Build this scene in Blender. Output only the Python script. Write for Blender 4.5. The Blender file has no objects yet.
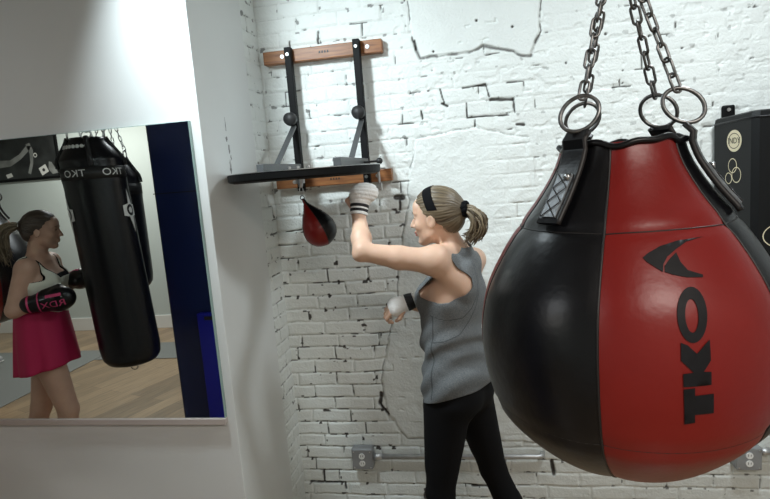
import bpy, bmesh, math, random
import numpy as np
from math import sin, cos, pi, radians, atan2, sqrt
from mathutils import Vector, Matrix
from mathutils.geometry import delaunay_2d_cdt

FZ = -0.12        # floor level
# ------------------------------------------------------------------ camera
S = bpy.context.scene
COL = S.collection
F_PX, YAW, PITCH, ROLL = 560.0, radians(9.9), radians(7.9), radians(4.57)
cam_d = bpy.data.cameras.new('camera'); cam_d.sensor_width = 36; cam_d.lens = F_PX * 36 / 770
cam_d.clip_start = 0.02
cam = bpy.data.objects.new('camera', cam_d); COL.objects.link(cam)
fw = Vector((-sin(YAW) * cos(PITCH), cos(YAW) * cos(PITCH), -sin(PITCH)))
r0 = fw.cross(Vector((0, 0, 1))).normalized(); u0 = r0.cross(fw)
Rv = r0 * cos(ROLL) - u0 * sin(ROLL); Uv = u0 * cos(ROLL) + r0 * sin(ROLL)
cam.matrix_world = Matrix(((Rv.x, Uv.x, -fw.x, 0), (Rv.y, Uv.y, -fw.y, -2.85), (Rv.z, Uv.z, -fw.z, 1.75), (0, 0, 0, 1)))
S.camera = cam

# ------------------------------------------------------------------ world, lights, exposure
W = bpy.data.worlds.new('world'); S.world = W; W.use_nodes = True
W.node_tree.nodes['Background'].inputs[0].default_value = (0.75, 0.85, 1, 1)
W.node_tree.nodes['Background'].inputs[1].default_value = 0.25
S.view_settings.view_transform = 'Standard'; S.view_settings.look = 'None'
S.view_settings.gamma = 1.0; S.view_settings.use_curve_mapping = False
S.view_settings.exposure = 0.12
def area(loc, sx, sy, power, col, aim=None, spread=180):
    l = bpy.data.lights.new('ceiling_or_fill_light', 'AREA'); l.shape = 'RECTANGLE'; l.size = sx; l.size_y = sy
    l.energy = power; l.color = col
    o = bpy.data.objects.new('ceiling_or_fill_lamp', l); COL.objects.link(o); o.location = loc; l.spread = radians(spread)
    if aim: o.rotation_euler = (Vector(aim) - Vector(loc)).to_track_quat('-Z', 'Y').to_euler()
area((-1.12, -1.25, 2.90), 0.18, 0.25, 22, (0.83, 0.95, 1.0), (0.15, 0, 1.1), 118)
area((1.05, -1.05, 2.93), 0.4, 0.25, 25, (0.88, 0.96, 1.0))
area((0.9, -3.8, 2.93), 1.2, 0.3, 52, (1.0, 0.92, 0.84))  # added warm fill from the front, no fixture known
area((-4.6, -4.6, 2.93), 1.2, 0.3, 52, (1.0, 0.96, 0.90))  # unseen fill, added to brighten the mirrored room
area((-2.6, -3.3, 2.93), 1.2, 0.3, 26, (0.93, 0.97, 1.0))  # added fill for the plaster front, mirrored boxer and heavy bag

# ------------------------------------------------------------------ materials
def mat(name, col, rough=0.6, metal=0.0, spec=0.5, coat=0.0, bump=0.0, bscale=40, var=0.0, vscale=8, sss=0.0, emit=None):
    m = bpy.data.materials.new(name); m.use_nodes = True
    nt = m.node_tree; b = nt.nodes['Principled BSDF']
    b.inputs['Base Color'].default_value = (*col, 1); b.inputs['Roughness'].default_value = rough
    b.inputs['Metallic'].default_value = metal; b.inputs['Specular IOR Level'].default_value = spec
    b.inputs['Coat Weight'].default_value = coat
    if sss: b.inputs['Subsurface Weight'].default_value = sss; b.inputs['Subsurface Radius'].default_value = (0.02, 0.008, 0.004)
    tc = nt.nodes.new('ShaderNodeTexCoord')
    if var:
        n = nt.nodes.new('ShaderNodeTexNoise'); n.inputs['Scale'].default_value = vscale; n.inputs['Detail'].default_value = 5
        nt.links.new(tc.outputs['Object'], n.inputs['Vector'])
        mx = nt.nodes.new('ShaderNodeMix'); mx.data_type = 'RGBA'
        mx.inputs[6].default_value = (*[c * (1 - var) for c in col], 1); mx.inputs[7].default_value = (*[min(1, c * (1 + var)) for c in col], 1)
        rp = nt.nodes.new('ShaderNodeMapRange'); rp.inputs[1].default_value = .3; rp.inputs[2].default_value = .7
        nt.links.new(n.outputs['Fac'], rp.inputs[0]); nt.links.new(rp.outputs[0], mx.inputs[0]); nt.links.new(mx.outputs[2], b.inputs['Base Color'])
    if bump:
        n = nt.nodes.new('ShaderNodeTexNoise'); n.inputs['Scale'].default_value = bscale; n.inputs['Detail'].default_value = 6
        nt.links.new(tc.outputs['Object'], n.inputs['Vector'])
        bp = nt.nodes.new('ShaderNodeBump'); bp.inputs['Strength'].default_value = bump; bp.inputs['Distance'].default_value = 0.01
        nt.links.new(n.outputs['Fac'], bp.inputs['Height']); nt.links.new(bp.outputs[0], b.inputs['Normal'])
    return m

def attr_mat(name, attr, c0, c1, rough=0.7, bump=0.2, bscale=120, var=0.06, vscale=6):
    m = mat(name, c0, rough, bump=bump, bscale=bscale, var=var, vscale=vscale)
    nt = m.node_tree; b = nt.nodes['Principled BSDF']
    src = b.inputs['Base Color'].links[0].from_socket
    a = nt.nodes.new('ShaderNodeAttribute'); a.attribute_name = attr
    mx = nt.nodes.new('ShaderNodeMix'); mx.data_type = 'RGBA'
    nt.links.new(a.outputs['Fac'], mx.inputs[0]); nt.links.new(src, mx.inputs[6]); mx.inputs[7].default_value = (*c1, 1)
    nt.links.new(mx.outputs[2], b.inputs['Base Color'])
    return m

M = {}
M['brick'] = attr_mat('painted_brick', 'gap', (0.74, 0.77, 0.745), (0.045, 0.04, 0.035), 0.55, bump=0.35, bscale=90, var=0.035, vscale=5)
M['drywall'] = mat('painted_drywall', (0.70, 0.72, 0.71), 0.6, bump=0.04, bscale=150, var=0.015, vscale=3)
M['backwall'] = mat('back_wall_paint', (0.50, 0.56, 0.54), 0.7, var=0.02, vscale=2)
M['trim'] = mat('white_trim', (0.72, 0.73, 0.71), 0.45)
M['ceiling'] = mat('ceiling_paint', (0.45, 0.45, 0.44), 0.8)
M['mirror'] = mat('mirror_silver', (0.83, 0.87, 0.86), 0.0, metal=1.0)
M['mirroredge'] = mat('mirror_edge', (0.25, 0.36, 0.34), 0.15, coat=0.5)
M['steel'] = mat('zinc_steel', (0.62, 0.63, 0.64), 0.3, metal=1.0, var=0.1, vscale=60)
M['darksteel'] = mat('chain_steel', (0.20, 0.20, 0.20), 0.36, metal=1.0, var=0.35, vscale=90)
M['conduit'] = mat('galvanised_conduit', (0.60, 0.61, 0.62), 0.42, metal=0.85, var=0.12, vscale=30)
M['boxgrey'] = mat('box_grey', (0.30, 0.31, 0.32), 0.5, metal=0.3, var=0.1)
M['outletwhite'] = mat('receptacle_white', (0.8, 0.8, 0.78), 0.35)
M['blackmetal'] = mat('black_powder_coat', (0.004, 0.0042, 0.0045), 0.55, spec=0.15, bump=0.03, bscale=300)
M['greymetal'] = mat('grey_brace_steel', (0.07, 0.073, 0.075), 0.4, metal=0.3)
M['blackrubber'] = mat('black_rubber', (0.012, 0.012, 0.012), 0.55)
M['blackleather'] = mat('black_leather', (0.004, 0.0042, 0.0055), 0.32, spec=0.36, bump=0.05, bscale=70, var=0.2, vscale=30)
M['redleather'] = mat('red_leather', (0.20, 0.010, 0.008), 0.36, spec=0.4, bump=0.05, bscale=70, var=0.07, vscale=9)
M['darkpiping'] = mat('dark_piping', (0.012, 0.01, 0.01), 0.5)
M['ink'] = mat('black_print', (0.008, 0.008, 0.010), 0.6, spec=0.25, var=0.3, vscale=60)
M['silver'] = mat('silver_quilted_fabric', (0.27, 0.29, 0.31), 0.42, metal=0.5, bump=0.3, bscale=60)
M['whiteprint'] = mat('white_print', (0.75, 0.76, 0.75), 0.5)
M['cream'] = mat('cream_print', (0.70, 0.62, 0.43), 0.5)
M['padblack'] = mat('pad_vinyl', (0.006, 0.0065, 0.007), 0.42, spec=0.25, bump=0.05, bscale=200)
M['webbing'] = mat('black_webbing', (0.015, 0.015, 0.016), 0.6, bump=0.3, bscale=400)
M['skin'] = mat('skin', (0.66, 0.43, 0.31), 0.48, sss=0.12, var=0.05, vscale=14)
M['skin2'] = mat('skin_tan', (0.60, 0.37, 0.27), 0.5, sss=0.1, var=0.07, vscale=12)
M['lips'] = mat('lips', (0.52, 0.2, 0.17), 0.4)
M['eye'] = mat('eye', (0.05, 0.04, 0.035), 0.15)
M['legging'] = mat('black_leggings', (0.006, 0.006, 0.007), 0.85, spec=0.15)
M['wrap'] = mat('white_hand_wrap', (0.84, 0.84, 0.82), 0.8, bump=0.3, bscale=90)
M['wrapband'] = mat('black_wrap_band', (0.015, 0.015, 0.018), 0.7)
M['shoe'] = mat('grey_shoe', (0.33, 0.34, 0.35), 0.6)
M['sole'] = mat('white_sole', (0.72, 0.72, 0.7), 0.6)
M['skirt'] = mat('magenta_skirt', (0.50, 0.012, 0.085), 0.7, bump=0.1, bscale=12)
M['cream_tank'] = mat('cream_tank', (0.76, 0.76, 0.64), 0.8)
M['pink'] = mat('pink_print', (0.62, 0.05, 0.17), 0.5)
M['navy'] = mat('navy_paint', (0.010, 0.020, 0.085), 0.35, bump=0.03, bscale=20)
M['litblue'] = mat('lit_pillar_blue', (0.008, 0.012, 0.34), 0.4)  # brighter blue: light on the lower pillar put into the colour
M['greymat'] = mat('grey_rubber_mat', (0.17, 0.18, 0.175), 0.5)
M['posterblack'] = mat('poster_print_black', (0.02, 0.022, 0.022), 0.35, var=0.6, vscale=6)
M['postergrey'] = mat('poster_print_grey', (0.20, 0.21, 0.2), 0.4, var=0.3, vscale=9)
M['posterwhite'] = mat('poster_print_white', (0.62, 0.63, 0.6), 0.4)
M['redshirt'] = mat('red_shirt', (0.42, 0.03, 0.02), 0.8)
M['black_cloth'] = mat('black_cloth', (0.006, 0.006, 0.007), 0.9, spec=0.1)

def wood_mat(name, c0, c1, scale, axis_scale, rough=0.45):
    m = mat(name, c0, rough); nt = m.node_tree; b = nt.nodes['Principled BSDF']
    tc = nt.nodes.new('ShaderNodeTexCoord'); mp = nt.nodes.new('ShaderNodeMapping'); mp.inputs['Scale'].default_value = axis_scale
    n = nt.nodes.new('ShaderNodeTexNoise'); n.inputs['Scale'].default_value = scale; n.inputs['Detail'].default_value = 7; n.inputs['Distortion'].default_value = .6
    nt.links.new(tc.outputs['Object'], mp.inputs[0]); nt.links.new(mp.outputs[0], n.inputs['Vector'])
    r = nt.nodes.new('ShaderNodeValToRGB'); r.color_ramp.elements[0].position = .32; r.color_ramp.elements[1].position = .68
    r.color_ramp.elements[0].color = (*c0, 1); r.color_ramp.elements[1].color = (*c1, 1)
    nt.links.new(n.outputs['Fac'], r.inputs[0]); nt.links.new(r.outputs[0], b.inputs['Base Color'])
    return m
M['beam'] = wood_mat('stained_wood', (0.17, 0.060, 0.020), (0.32, 0.135, 0.045), 7, (1.2, 14, 14), 0.42)

def floor_mat():
    m = mat('laminate_planks', (0.45, 0.35, 0.24), 0.28); nt = m.node_tree; b = nt.nodes['Principled BSDF']
    tc = nt.nodes.new('ShaderNodeTexCoord'); mp = nt.nodes.new('ShaderNodeMapping'); mp.inputs['Rotation'].default_value = (0, 0, radians(70))
    br = nt.nodes.new('ShaderNodeTexBrick'); br.inputs['Scale'].default_value = 1.0
    br.inputs['Brick Width'].default_value = 1.25; br.inputs['Row Height'].default_value = 0.15; br.inputs['Mortar Size'].default_value = 0.002
    br.inputs['Color1'].default_value = (0.34, 0.24, 0.145, 1); br.inputs['Color2'].default_value = (0.20, 0.14, 0.085, 1); br.inputs['Mortar'].default_value = (0.12, 0.08, 0.05, 1)
    n = nt.nodes.new('ShaderNodeTexNoise'); n.inputs['Scale'].default_value = 5; n.inputs['Detail'].default_value = 8
    m2 = nt.nodes.new('ShaderNodeMapping'); m2.inputs['Scale'].default_value = (1, 10, 1)
    nt.links.new(tc.outputs['Object'], mp.inputs[0]); nt.links.new(mp.outputs[0], br.inputs['Vector']); nt.links.new(mp.outputs[0], m2.inputs[0]); nt.links.new(m2.outputs[0], n.inputs['Vector'])
    mx = nt.nodes.new('ShaderNodeMix'); mx.data_type = 'RGBA'; mx.blend_type = 'OVERLAY'; mx.inputs[0].default_value = .55
    nt.links.new(br.outputs['Color'], mx.inputs[6]); nt.links.new(n.outputs['Fac'], mx.inputs[7]); nt.links.new(mx.outputs[2], b.inputs['Base Color'])
    return m
M['floor'] = floor_mat()

def heather():
    m = mat('heather_grey_knit', (0.19, 0.205, 0.215), 0.85); nt = m.node_tree; b = nt.nodes['Principled BSDF']
    tc = nt.nodes.new('ShaderNodeTexCoord'); mp = nt.nodes.new('ShaderNodeMapping'); mp.inputs['Scale'].default_value = (1, 1, 3)
    n = nt.nodes.new('ShaderNodeTexNoise'); n.inputs['Scale'].default_value = 210; n.inputs['Detail'].default_value = 3
    r = nt.nodes.new('ShaderNodeValToRGB'); r.color_ramp.elements[0].position = .35; r.color_ramp.elements[1].position = .68
    r.color_ramp.elements[0].color = (0.088, 0.095, 0.10, 1); r.color_ramp.elements[1].color = (0.185, 0.195, 0.20, 1)
    nt.links.new(tc.outputs['Object'], mp.inputs[0]); nt.links.new(mp.outputs[0], n.inputs['Vector']); nt.links.new(n.outputs['Fac'], r.inputs[0]); nt.links.new(r.outputs[0], b.inputs['Base Color'])
    return m
M['heather'] = heather()
M['heatherdark'] = mat('dark_grey_seam', (0.07, 0.075, 0.08), 0.9)
M['backright'] = mat('grey_wall_paint', (0.40, 0.41, 0.40), 0.7)
M['hair'] = attr_mat('ash_blonde_hair', 'strand', (0.055, 0.038, 0.024), (0.27, 0.21, 0.13), 0.42, bump=0.0, bscale=200, var=0.25, vscale=20)
M['hair'].node_tree.nodes['Principled BSDF'].inputs['Roughness'].default_value = .42
M['darkhair'] = attr_mat('dark_brown_hair', 'strand', (0.022, 0.014, 0.010), (0.085, 0.055, 0.035), 0.4, bump=0.0, var=0.2, vscale=20)

# ------------------------------------------------------------------ helpers
def mesh_obj(name, verts, faces, m=None, parent=None, smooth=False, attrs=None):
    me = bpy.data.meshes.new(name)
    me.from_pydata([tuple(map(float, v)) for v in verts] if not isinstance(verts, np.ndarray) else verts.tolist(), [], [list(map(int, f)) for f in faces] if not isinstance(faces, np.ndarray) else faces.tolist())
    if m is not None: me.materials.append(M[m])
    if smooth: me.polygons.foreach_set('use_smooth', [True] * len(me.polygons))
    if attrs:
        for k, v in attrs.items():
            a = me.attributes.new(k, 'FLOAT', 'POINT'); a.data.foreach_set('value', np.asarray(v, dtype=np.float32))
    me.update()
    o = bpy.data.objects.new(name, me); COL.objects.link(o)
    if parent is not None:
        o.parent = parent; o.matrix_parent_inverse = parent.matrix_world.inverted()
    return o
def bm_obj(name, bm, m, parent=None, smooth=False, local=False):
    me = bpy.data.meshes.new(name); bmesh.ops.recalc_face_normals(bm, faces=bm.faces[:]); bm.to_mesh(me); bm.free(); me.materials.append(M[m])
    if smooth: me.polygons.foreach_set('use_smooth', [True] * len(me.polygons))
    o = bpy.data.objects.new(name, me); COL.objects.link(o)
    if parent is not None:
        o.parent = parent
        if not local: o.matrix_parent_inverse = parent.matrix_world.inverted()
    return o
def thing(name, label, cat, loc=(0, 0, 0), group=None):
    o = bpy.data.objects.new(name, None); COL.objects.link(o); o.location = loc; o.empty_display_size = .05
    o.matrix_world = Matrix.Translation(loc)
    return tag(o, label, cat, group)
def tag(o, label, cat, group=None):
    o['label'] = label; o['category'] = cat
    if group: o['group'] = group
    return o
def struct(o): o['kind'] = 'structure'; return o
def box(bm, lo, hi, bev=0.0, rot=None, seg=2):
    c = [(lo[i] + hi[i]) / 2 for i in range(3)]; s = [hi[i] - lo[i] for i in range(3)]
    mm = Matrix.Translation(c) @ (rot.to_4x4() if rot is not None else Matrix.Identity(4)) @ Matrix.Diagonal((*s, 1))
    r = bmesh.ops.create_cube(bm, size=1, matrix=mm)
    if bev:
        es = list({e for v in r['verts'] for e in v.link_edges})
        bmesh.ops.bevel(bm, geom=es, offset=bev, segments=seg, affect='EDGES', profile=.5)
def frame_to(a, b):
    d = (Vector(b) - Vector(a)); return d.to_track_quat('Z', 'Y').to_matrix(), d.length
def cyl(bm, a, b, r, r2=None, seg=24, caps=True):
    R3, L = frame_to(a, b)
    mm = Matrix.Translation((Vector(a) + Vector(b)) / 2) @ R3.to_4x4()
    bmesh.ops.create_cone(bm, cap_ends=caps, segments=seg, radius1=r, radius2=r if r2 is None else r2, depth=L, matrix=mm)
def bar(bm, a, b, w, d, side=(1, 0, 0), bev=0.0):
    a = Vector(a); b = Vector(b); z = (b - a).normalized(); x = Vector(side); x = (x - z * x.dot(z)).normalized(); y = z.cross(x)
    R3 = Matrix((x, y, z)).transposed(); L = (b - a).length
    mm = Matrix.Translation((a + b) / 2) @ R3.to_4x4() @ Matrix.Diagonal((w, d, L, 1))
    r = bmesh.ops.create_cube(bm, size=1, matrix=mm)
    if bev:
        es = list({e for v in r['verts'] for e in v.link_edges}); bmesh.ops.bevel(bm, geom=es, offset=bev, segments=2, affect='EDGES', profile=.5)
def tube_np(path, rad, seg=8, closed=False):
    P = np.array(path, float); n = len(P); rad = np.broadcast_to(np.array(rad, float), (n,))
    V = []; Fc = []
    if closed: T = np.roll(P, -1, 0) - np.roll(P, 1, 0)
    else:
        T = np.gradient(P, axis=0)
    T /= np.linalg.norm(T, axis=1)[:, None] + 1e-12
    ref = np.array([0, 0, 1.0]) if abs(T[0][2]) < .9 else np.array([1.0, 0, 0])
    N = np.cross(T[0], ref); N /= np.linalg.norm(N)
    for i in range(n):
        N = N - T[i] * (N @ T[i]); N /= np.linalg.norm(N) + 1e-12; B = np.cross(T[i], N)
        for k in range(seg):
            a = 2 * pi * k / seg; V.append(P[i] + rad[i] * (cos(a) * N + sin(a) * B))
    m = n if closed else n - 1
    for i in range(m):
        j = (i + 1) % n
        for k in range(seg):
            k2 = (k + 1) % seg; Fc.append((i * seg + k, i * seg + k2, j * seg + k2, j * seg + k))
    if not closed: Fc.append(tuple(range(seg))[::-1]); Fc.append(tuple((n - 1) * seg + k for k in range(seg)))
    return V, Fc
class MB:
    def __init__(s): s.v = []; s.f = []
    def add(s, vf):
        o = len(s.v); s.v += [tuple(x) for x in vf[0]]; s.f += [tuple(i + o for i in f) for f in vf[1]]
    def build(s, name, m, parent=None, smooth=True): return mesh_obj(name, s.v, s.f, m, parent, smooth)
def loft(rings):
    V = [p for r in rings for p in r]; n = len(rings[0]); Fc = []
    for i in range(len(rings) - 1):
        for k in range(n):
            k2 = (k + 1) % n; Fc.append((i * n + k, i * n + k2, (i + 1) * n + k2, (i + 1) * n + k))
    Fc.append(tuple(range(n))[::-1]); Fc.append(tuple((len(rings) - 1) * n + k for k in range(n)))
    return V, Fc
def lathe(prof, seg=48, c=(0, 0, 0)):
    return loft([[(c[0] + r * cos(2 * pi * k / seg), c[1] + r * sin(2 * pi * k / seg), c[2] + z) for k in range(seg)] for r, z in prof])

rng = np.random.default_rng(7)
def vnoise(U, V, scale, seed):
    g = np.random.default_rng(seed).random((257, 257)).astype(np.float32)
    u = (U * scale) % 256; v = (V * scale) % 256
    i = np.floor(u).astype(int); j = np.floor(v).astype(int); fu = u - i; fv = v - j
    fu = fu * fu * (3 - 2 * fu); fv = fv * fv * (3 - 2 * fv); i2 = (i + 1) % 256; j2 = (j + 1) % 256
    return (g[i, j] * (1 - fu) + g[i2, j] * fu) * (1 - fv) + (g[i, j2] * (1 - fu) + g[i2, j2] * fu) * fv
def fbm(U, V, scale, seed, oct=4):
    s = 0; a = .5; t = 0
    for k in range(oct): s = s + a * vnoise(U + 3.1 * k, V + 7.7 * k, scale * 2 ** k, seed + k); t += a; a *= .5
    return s / t
def sstep(a, b, x): t = np.clip((x - a) / (b - a), 0, 1); return t * t * (3 - 2 * t)
def seg_dist(U, V, pts):
    d = np.full(U.shape, 9.0)
    for (x1, y1), (x2, y2) in zip(pts[:-1], pts[1:]):
        dx, dy = x2 - x1, y2 - y1; t = np.clip(((U - x1) * dx + (V - y1) * dy) / (dx * dx + dy * dy + 1e-12), 0, 1)
        d = np.minimum(d, np.hypot(U - x1 - t * dx, V - y1 - t * dy))
    return d
def in_poly(U, V, pts):
    r = np.zeros(U.shape, bool); n = len(pts)
    for i in range(n):
        x1, y1 = pts[i]; x2, y2 = pts[(i + 1) % n]
        if y1 == y2: continue
        c = ((y1 > V) != (y2 > V)) & (U < (x2 - x1) * (V - y1) / (y2 - y1) + x1); r ^= c
    return r

# ------------------------------------------------------------------ brick walls (real relief, painted)
PL_TOP = [(-0.287, 2.95), (-0.287, 2.563), (-0.289, 2.40), (-0.247, 2.292), (-0.12, 2.285), (-0.004, 2.292), (0.06, 2.31), (0.138, 2.282), (0.276, 2.243), (0.327, 2.352), (0.336, 2.486), (0.345, 2.95)]
PL_LOW = [(-0.30, 1.90), (-0.34, 1.72), (-0.36, 1.58), (-0.395, 1.445), (-0.44, 1.25), (-0.445, 1.077), (-0.505, 0.915), (-0.575, 0.637), (-0.548, 0.44), (-0.46, 0.30), (0.40, 0.28), (0.42, 1.0), (0.32, 1.5), (0.25, 1.86), (0.0, 1.93)]
def wall_patch(U, V, seed, main=True):
    wu = U + .016 * (fbm(U, V, 8, seed + 1, 3) - .5); wv = V + .016 * (fbm(U, V, 6, seed + 2, 3) - .5)
    H, L = .072, .216
    row = np.floor((wv - .036) / H); fv = (wv - .036) / H - row
    hsh = np.random.default_rng(seed).random(400)
    ri = (row.astype(int) + 50) % 400; L = .216
    off = (ri % 2) * L / 2 + (hsh[ri] - .5) * .10
    col = np.floor((wu + off) / L); fu = (wu + off) / L - col
    bid = hsh[(ri * 31 + col.astype(int) * 17 + 500) % 400]
    dv = np.minimum(fv, 1 - fv) * H; du = np.minimum(fu, 1 - fu) * L
    dj = np.minimum(dv, du * 1.0)
    rough = fbm(U, V, 2.2, seed + 5, 3)
    clean = np.zeros(U.shape)
    if main:
        clean = sstep(.05, -.35, U) * sstep(1.75, 1.5, V)
        clean = np.maximum(clean, .55 * sstep(-.2, -.5, U))
        clean = np.maximum(clean, .75 * sstep(.40, .28, V))
        clean = np.maximum(clean, .45 * np.exp(-((U - .02) / .25) ** 2 - ((V - 2.08) / .12) ** 2))
    else: clean = .6 + 0 * U
    # painted joint: shallow groove, width varying
    w = .0045 + .004 * fbm(U, V, 14, seed + 3, 3)
    groove = 1 - sstep(w * .35, w * 1.5, dj)
    depth = .0012 + .0042 * clean * (0.4 + fbm(U, V, 8, seed + 9, 3))
    h = -groove * depth
    h = h + .0045 * (bid - .5) * (.25 + .75 * clean)                           # each brick sits a little differently
    h = h + .004 * (fbm(U, V, 10, seed + 11, 4) - .5) + .0022 * (fbm(U, V, 45, seed + 13, 3) - .5)
    rr = (1 - clean)
    h = h + rr * (.006 * (fbm(U, V, 16, seed + 15, 4) - .5) - .004 * sstep(.60, .74, fbm(U, V * 1.6, 20, seed + 16, 3)))
    # open mortar, black where the pointing fell out
    n1 = fbm(U, V, 17, seed + 21, 4); n2 = fbm(U, V, 5, seed + 22, 2)
    th = .665 - .07 * clean - .05 * (n2 - .5)
    g = (1 - sstep(.0016, .0036, dj)) * sstep(th, th + .05, n1)
    g2 = (1 - sstep(.0012, .0028, dj)) * sstep(.40, .56, fbm(U, V, 28, seed + 25, 3)) * (.30 * clean)
    gap = np.maximum(g, g2)
    pits = sstep(.775, .80, fbm(U, V, 34, seed + 31, 2)) * (.35 + .65 * clean) * (dj < .014)
    gap = np.maximum(gap, pits)
    if main:
        pj = (U + .03 * (fbm(U, V, 12, 91, 3) - .5), V + .03 * (fbm(U, V, 12, 92, 3) - .5))
        for poly, seedp, rg, crack in ((PL_TOP, 60, .0012, 1.0), (PL_LOW, 70, .0048, .6)):
            m = in_poly(pj[0], pj[1], poly); d = seg_dist(pj[0], pj[1], poly + [poly[0]])
            mm = np.where(m, sstep(0, .012, d), 0)
            hp = .004 + rg * 2 * (fbm(U, V, 9, seedp, 4) - .5) + rg * (fbm(U, V, 30, seedp + 3, 3) - .5)
            h = h * (1 - mm) + hp * mm
            gap = gap * (1 - mm)
            if poly is PL_LOW:     # old paint relief still ghosts through the lower patch on the right
                h = h - .0025 * mm * groove * sstep(-.1, .25, U)
                sel = (U < -.25) | (V > 1.86) | (V < .33)
            else: sel = (V < 2.56)
            brk = sstep(.38, .52, fbm(U, V, 22, seedp + 5, 3))
            e = (1 - sstep(.0015, .0045, d)) * sel * brk * crack
            if poly is PL_TOP: e = np.maximum(e, (1 - sstep(.002, .0045 + .007 * brk, d)) * (V < 2.33) * .8 * (.35 + .65 * brk))
            gap = np.maximum(gap, e * .9); h = h - .006 * np.maximum(e, (1 - sstep(.002, .01, d)) * sel * .5)
        cuts = [((-.05, 2.124), (.06, 2.128), .004), ((-.155, 2.06), (-.13, 2.045), .005), ((.06, 2.13), (.075, 2.07), .003), ((.08, 2.054), (.188, 2.047), .0055), ((.188, 2.05), (.194, 1.985), .003),
                ((-.035, 1.980), (.165, 1.974), .0035), ((-.035, 2.05), (-.035, 1.985), .003), ((-.262, 2.035), (-.256, 1.995), .0045), ((-.16, 2.13), (-.145, 2.06), .004),
                ((.20, 1.925), (.235, 1.922), .005), ((-.42, 1.612), (-.385, 1.612), .012), ((-.398, 1.61), (-.405, 1.55), .006),
                ((-1.03, .036), (-.84, .036), .006), ((-.95, .108), (-.95, .036), .005), ((-.83, .036), (-.83, .0), .006), ((-.58, .56), (-.592, .50), .008), ((-.592, .50), (-.55, .44), .006),
                ((-.41, 1.06), (-.425, 1.0), .005), ((-.75, 2.47), (-.755, 2.415), .004), ((-.90, 2.44), (-.91, 2.395), .004), ((-.27, 2.37), (-.262, 2.33), .005), ((-.12, .03), (.02, .028), .005), ((.30, .17), (.31, .10), .008)]
        for a, b, w0 in cuts:
            d = seg_dist(U + .006 * (fbm(U, V, 30, 95, 2) - .5), V + .006 * (fbm(U, V, 30, 96, 2) - .5), [a, b]); w0 = w0 * (.7 + 1.3 * fbm(U, V, 26, 98, 2)); e = 1 - sstep(w0 * .5, w0 * 1.1, d)
            gap = np.maximum(gap, e); h = h - .008 * e
        for (x, z, r) in ((.20, 2.38, .006), (.035, 2.43, .008), (-.18, 2.31, .007), (.69, 2.07, .006), (.62, 2.3, .008), (.81, 2.27, .007), (.72, 2.5, .006), (.44, 2.19, .006), (.95, 2.2, .006), (.36, 1.62, .009), (-.62, 1.86, .007)):
            d = np.hypot(U - x, (V - z)) + .006 * (fbm(U, V, 60, 97, 2) - .5); e = 1 - sstep(r * .6, r, d); gap = np.maximum(gap, e); h = h - .008 * e
    h = h - .007 * g
    return h, np.clip(gap, 0, 1)
def brick_wall(name, p0, uaxis, ulen, vmin, vmax, normal, seed, main, step=.004, uoff=0.0, parent=None):
    nu = int(ulen / step) + 1; nv = int((vmax - vmin) / step) + 1
    u = np.linspace(0, ulen, nu); v = np.linspace(vmin, vmax, nv); U, V = np.meshgrid(u, v, indexing='ij')
    h, g = wall_patch(U + uoff, V, seed, main)
    P = np.array(p0)[None, None] + U[..., None] * np.array(uaxis) + V[..., None] * np.array((0, 0, 1.0)) + h[..., None] * np.array(normal)
    idx = np.arange(nu * nv).reshape(nu, nv)
    q = np.stack([idx[:-1, :-1], idx[1:, :-1], idx[1:, 1:], idx[:-1, 1:]], -1).reshape(-1, 4)
    me = bpy.data.meshes.new(name); nvt = nu * nv; nq = len(q)
    me.vertices.add(nvt); me.vertices.foreach_set('co', P.reshape(-1).astype(np.float32))
    me.loops.add(nq * 4); me.loops.foreach_set('vertex_index', q.reshape(-1).astype(np.int32))
    me.polygons.add(nq); me.polygons.foreach_set('loop_start', np.arange(0, nq * 4, 4, dtype=np.int32)); me.polygons.foreach_set('loop_total', np.full(nq, 4, np.int32))
    me.update(calc_edges=True); me.validate()
    me.polygons.foreach_set('use_smooth', [True] * nq)
    a = me.attributes.new('gap', 'FLOAT', 'POINT'); a.data.foreach_set('value', g.reshape(-1).astype(np.float32))
    me.materials.append(M['brick'])
    o = bpy.data.objects.new(name, me); COL.objects.link(o)
    return struct(o)
brick_wall('wall_back', (-1.09, 0, 0), (1, 0, 0), 3.2, FZ, 2.95, (0, -1, 0), 11, True, .004, -1.09)
brick_wall('wall_return', (-1.07, 0.01, 0), (0, -1, 0), 0.215, FZ, 2.95, (1, 0, 0), 23, False, .004, 0.3)
# plastered chase carrying the mirror: side face and front face
bm = bmesh.new(); box(bm, (-7.4, -0.74, FZ), (-1.066, -0.20, 2.98), bev=0.003); struct(bm_obj('wall_left', bm, 'drywall'))
# chipped scuffs where the platform has rubbed the plaster
mb = MB(); rs = random.Random(4)
def scuff(y, z, hy, hz):
    pts = [(-1.0652, y + hy * (1 + .5 * rs.uniform(-1, 1)) * cos(a), z + hz * (1 + .35 * rs.uniform(-1, 1)) * sin(a)) for a in [2 * pi * k / 14 for k in range(14)]]
    mb.add((pts + [(-1.0659, p[1], p[2]) for p in pts], [tuple(range(14))] + [(k, (k + 1) % 14, 14 + (k + 1) % 14, 14 + k) for k in range(14)]))
for y, z, hy, hz in ((-.505, 1.825, .010, .028), (-.50, 1.90, .007, .020), (-.515, 1.945, .010, .010), (-.51, 2.0, .003, .03), (-.49, 1.865, .005, .012)): scuff(y, z, hy, hz)
M['scuff'] = mat('scraped_plaster', (0.30, 0.30, 0.29), 0.9, var=.5, vscale=60)
struct(mb.build('trim_1', 'scuff', None, False))
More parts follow.
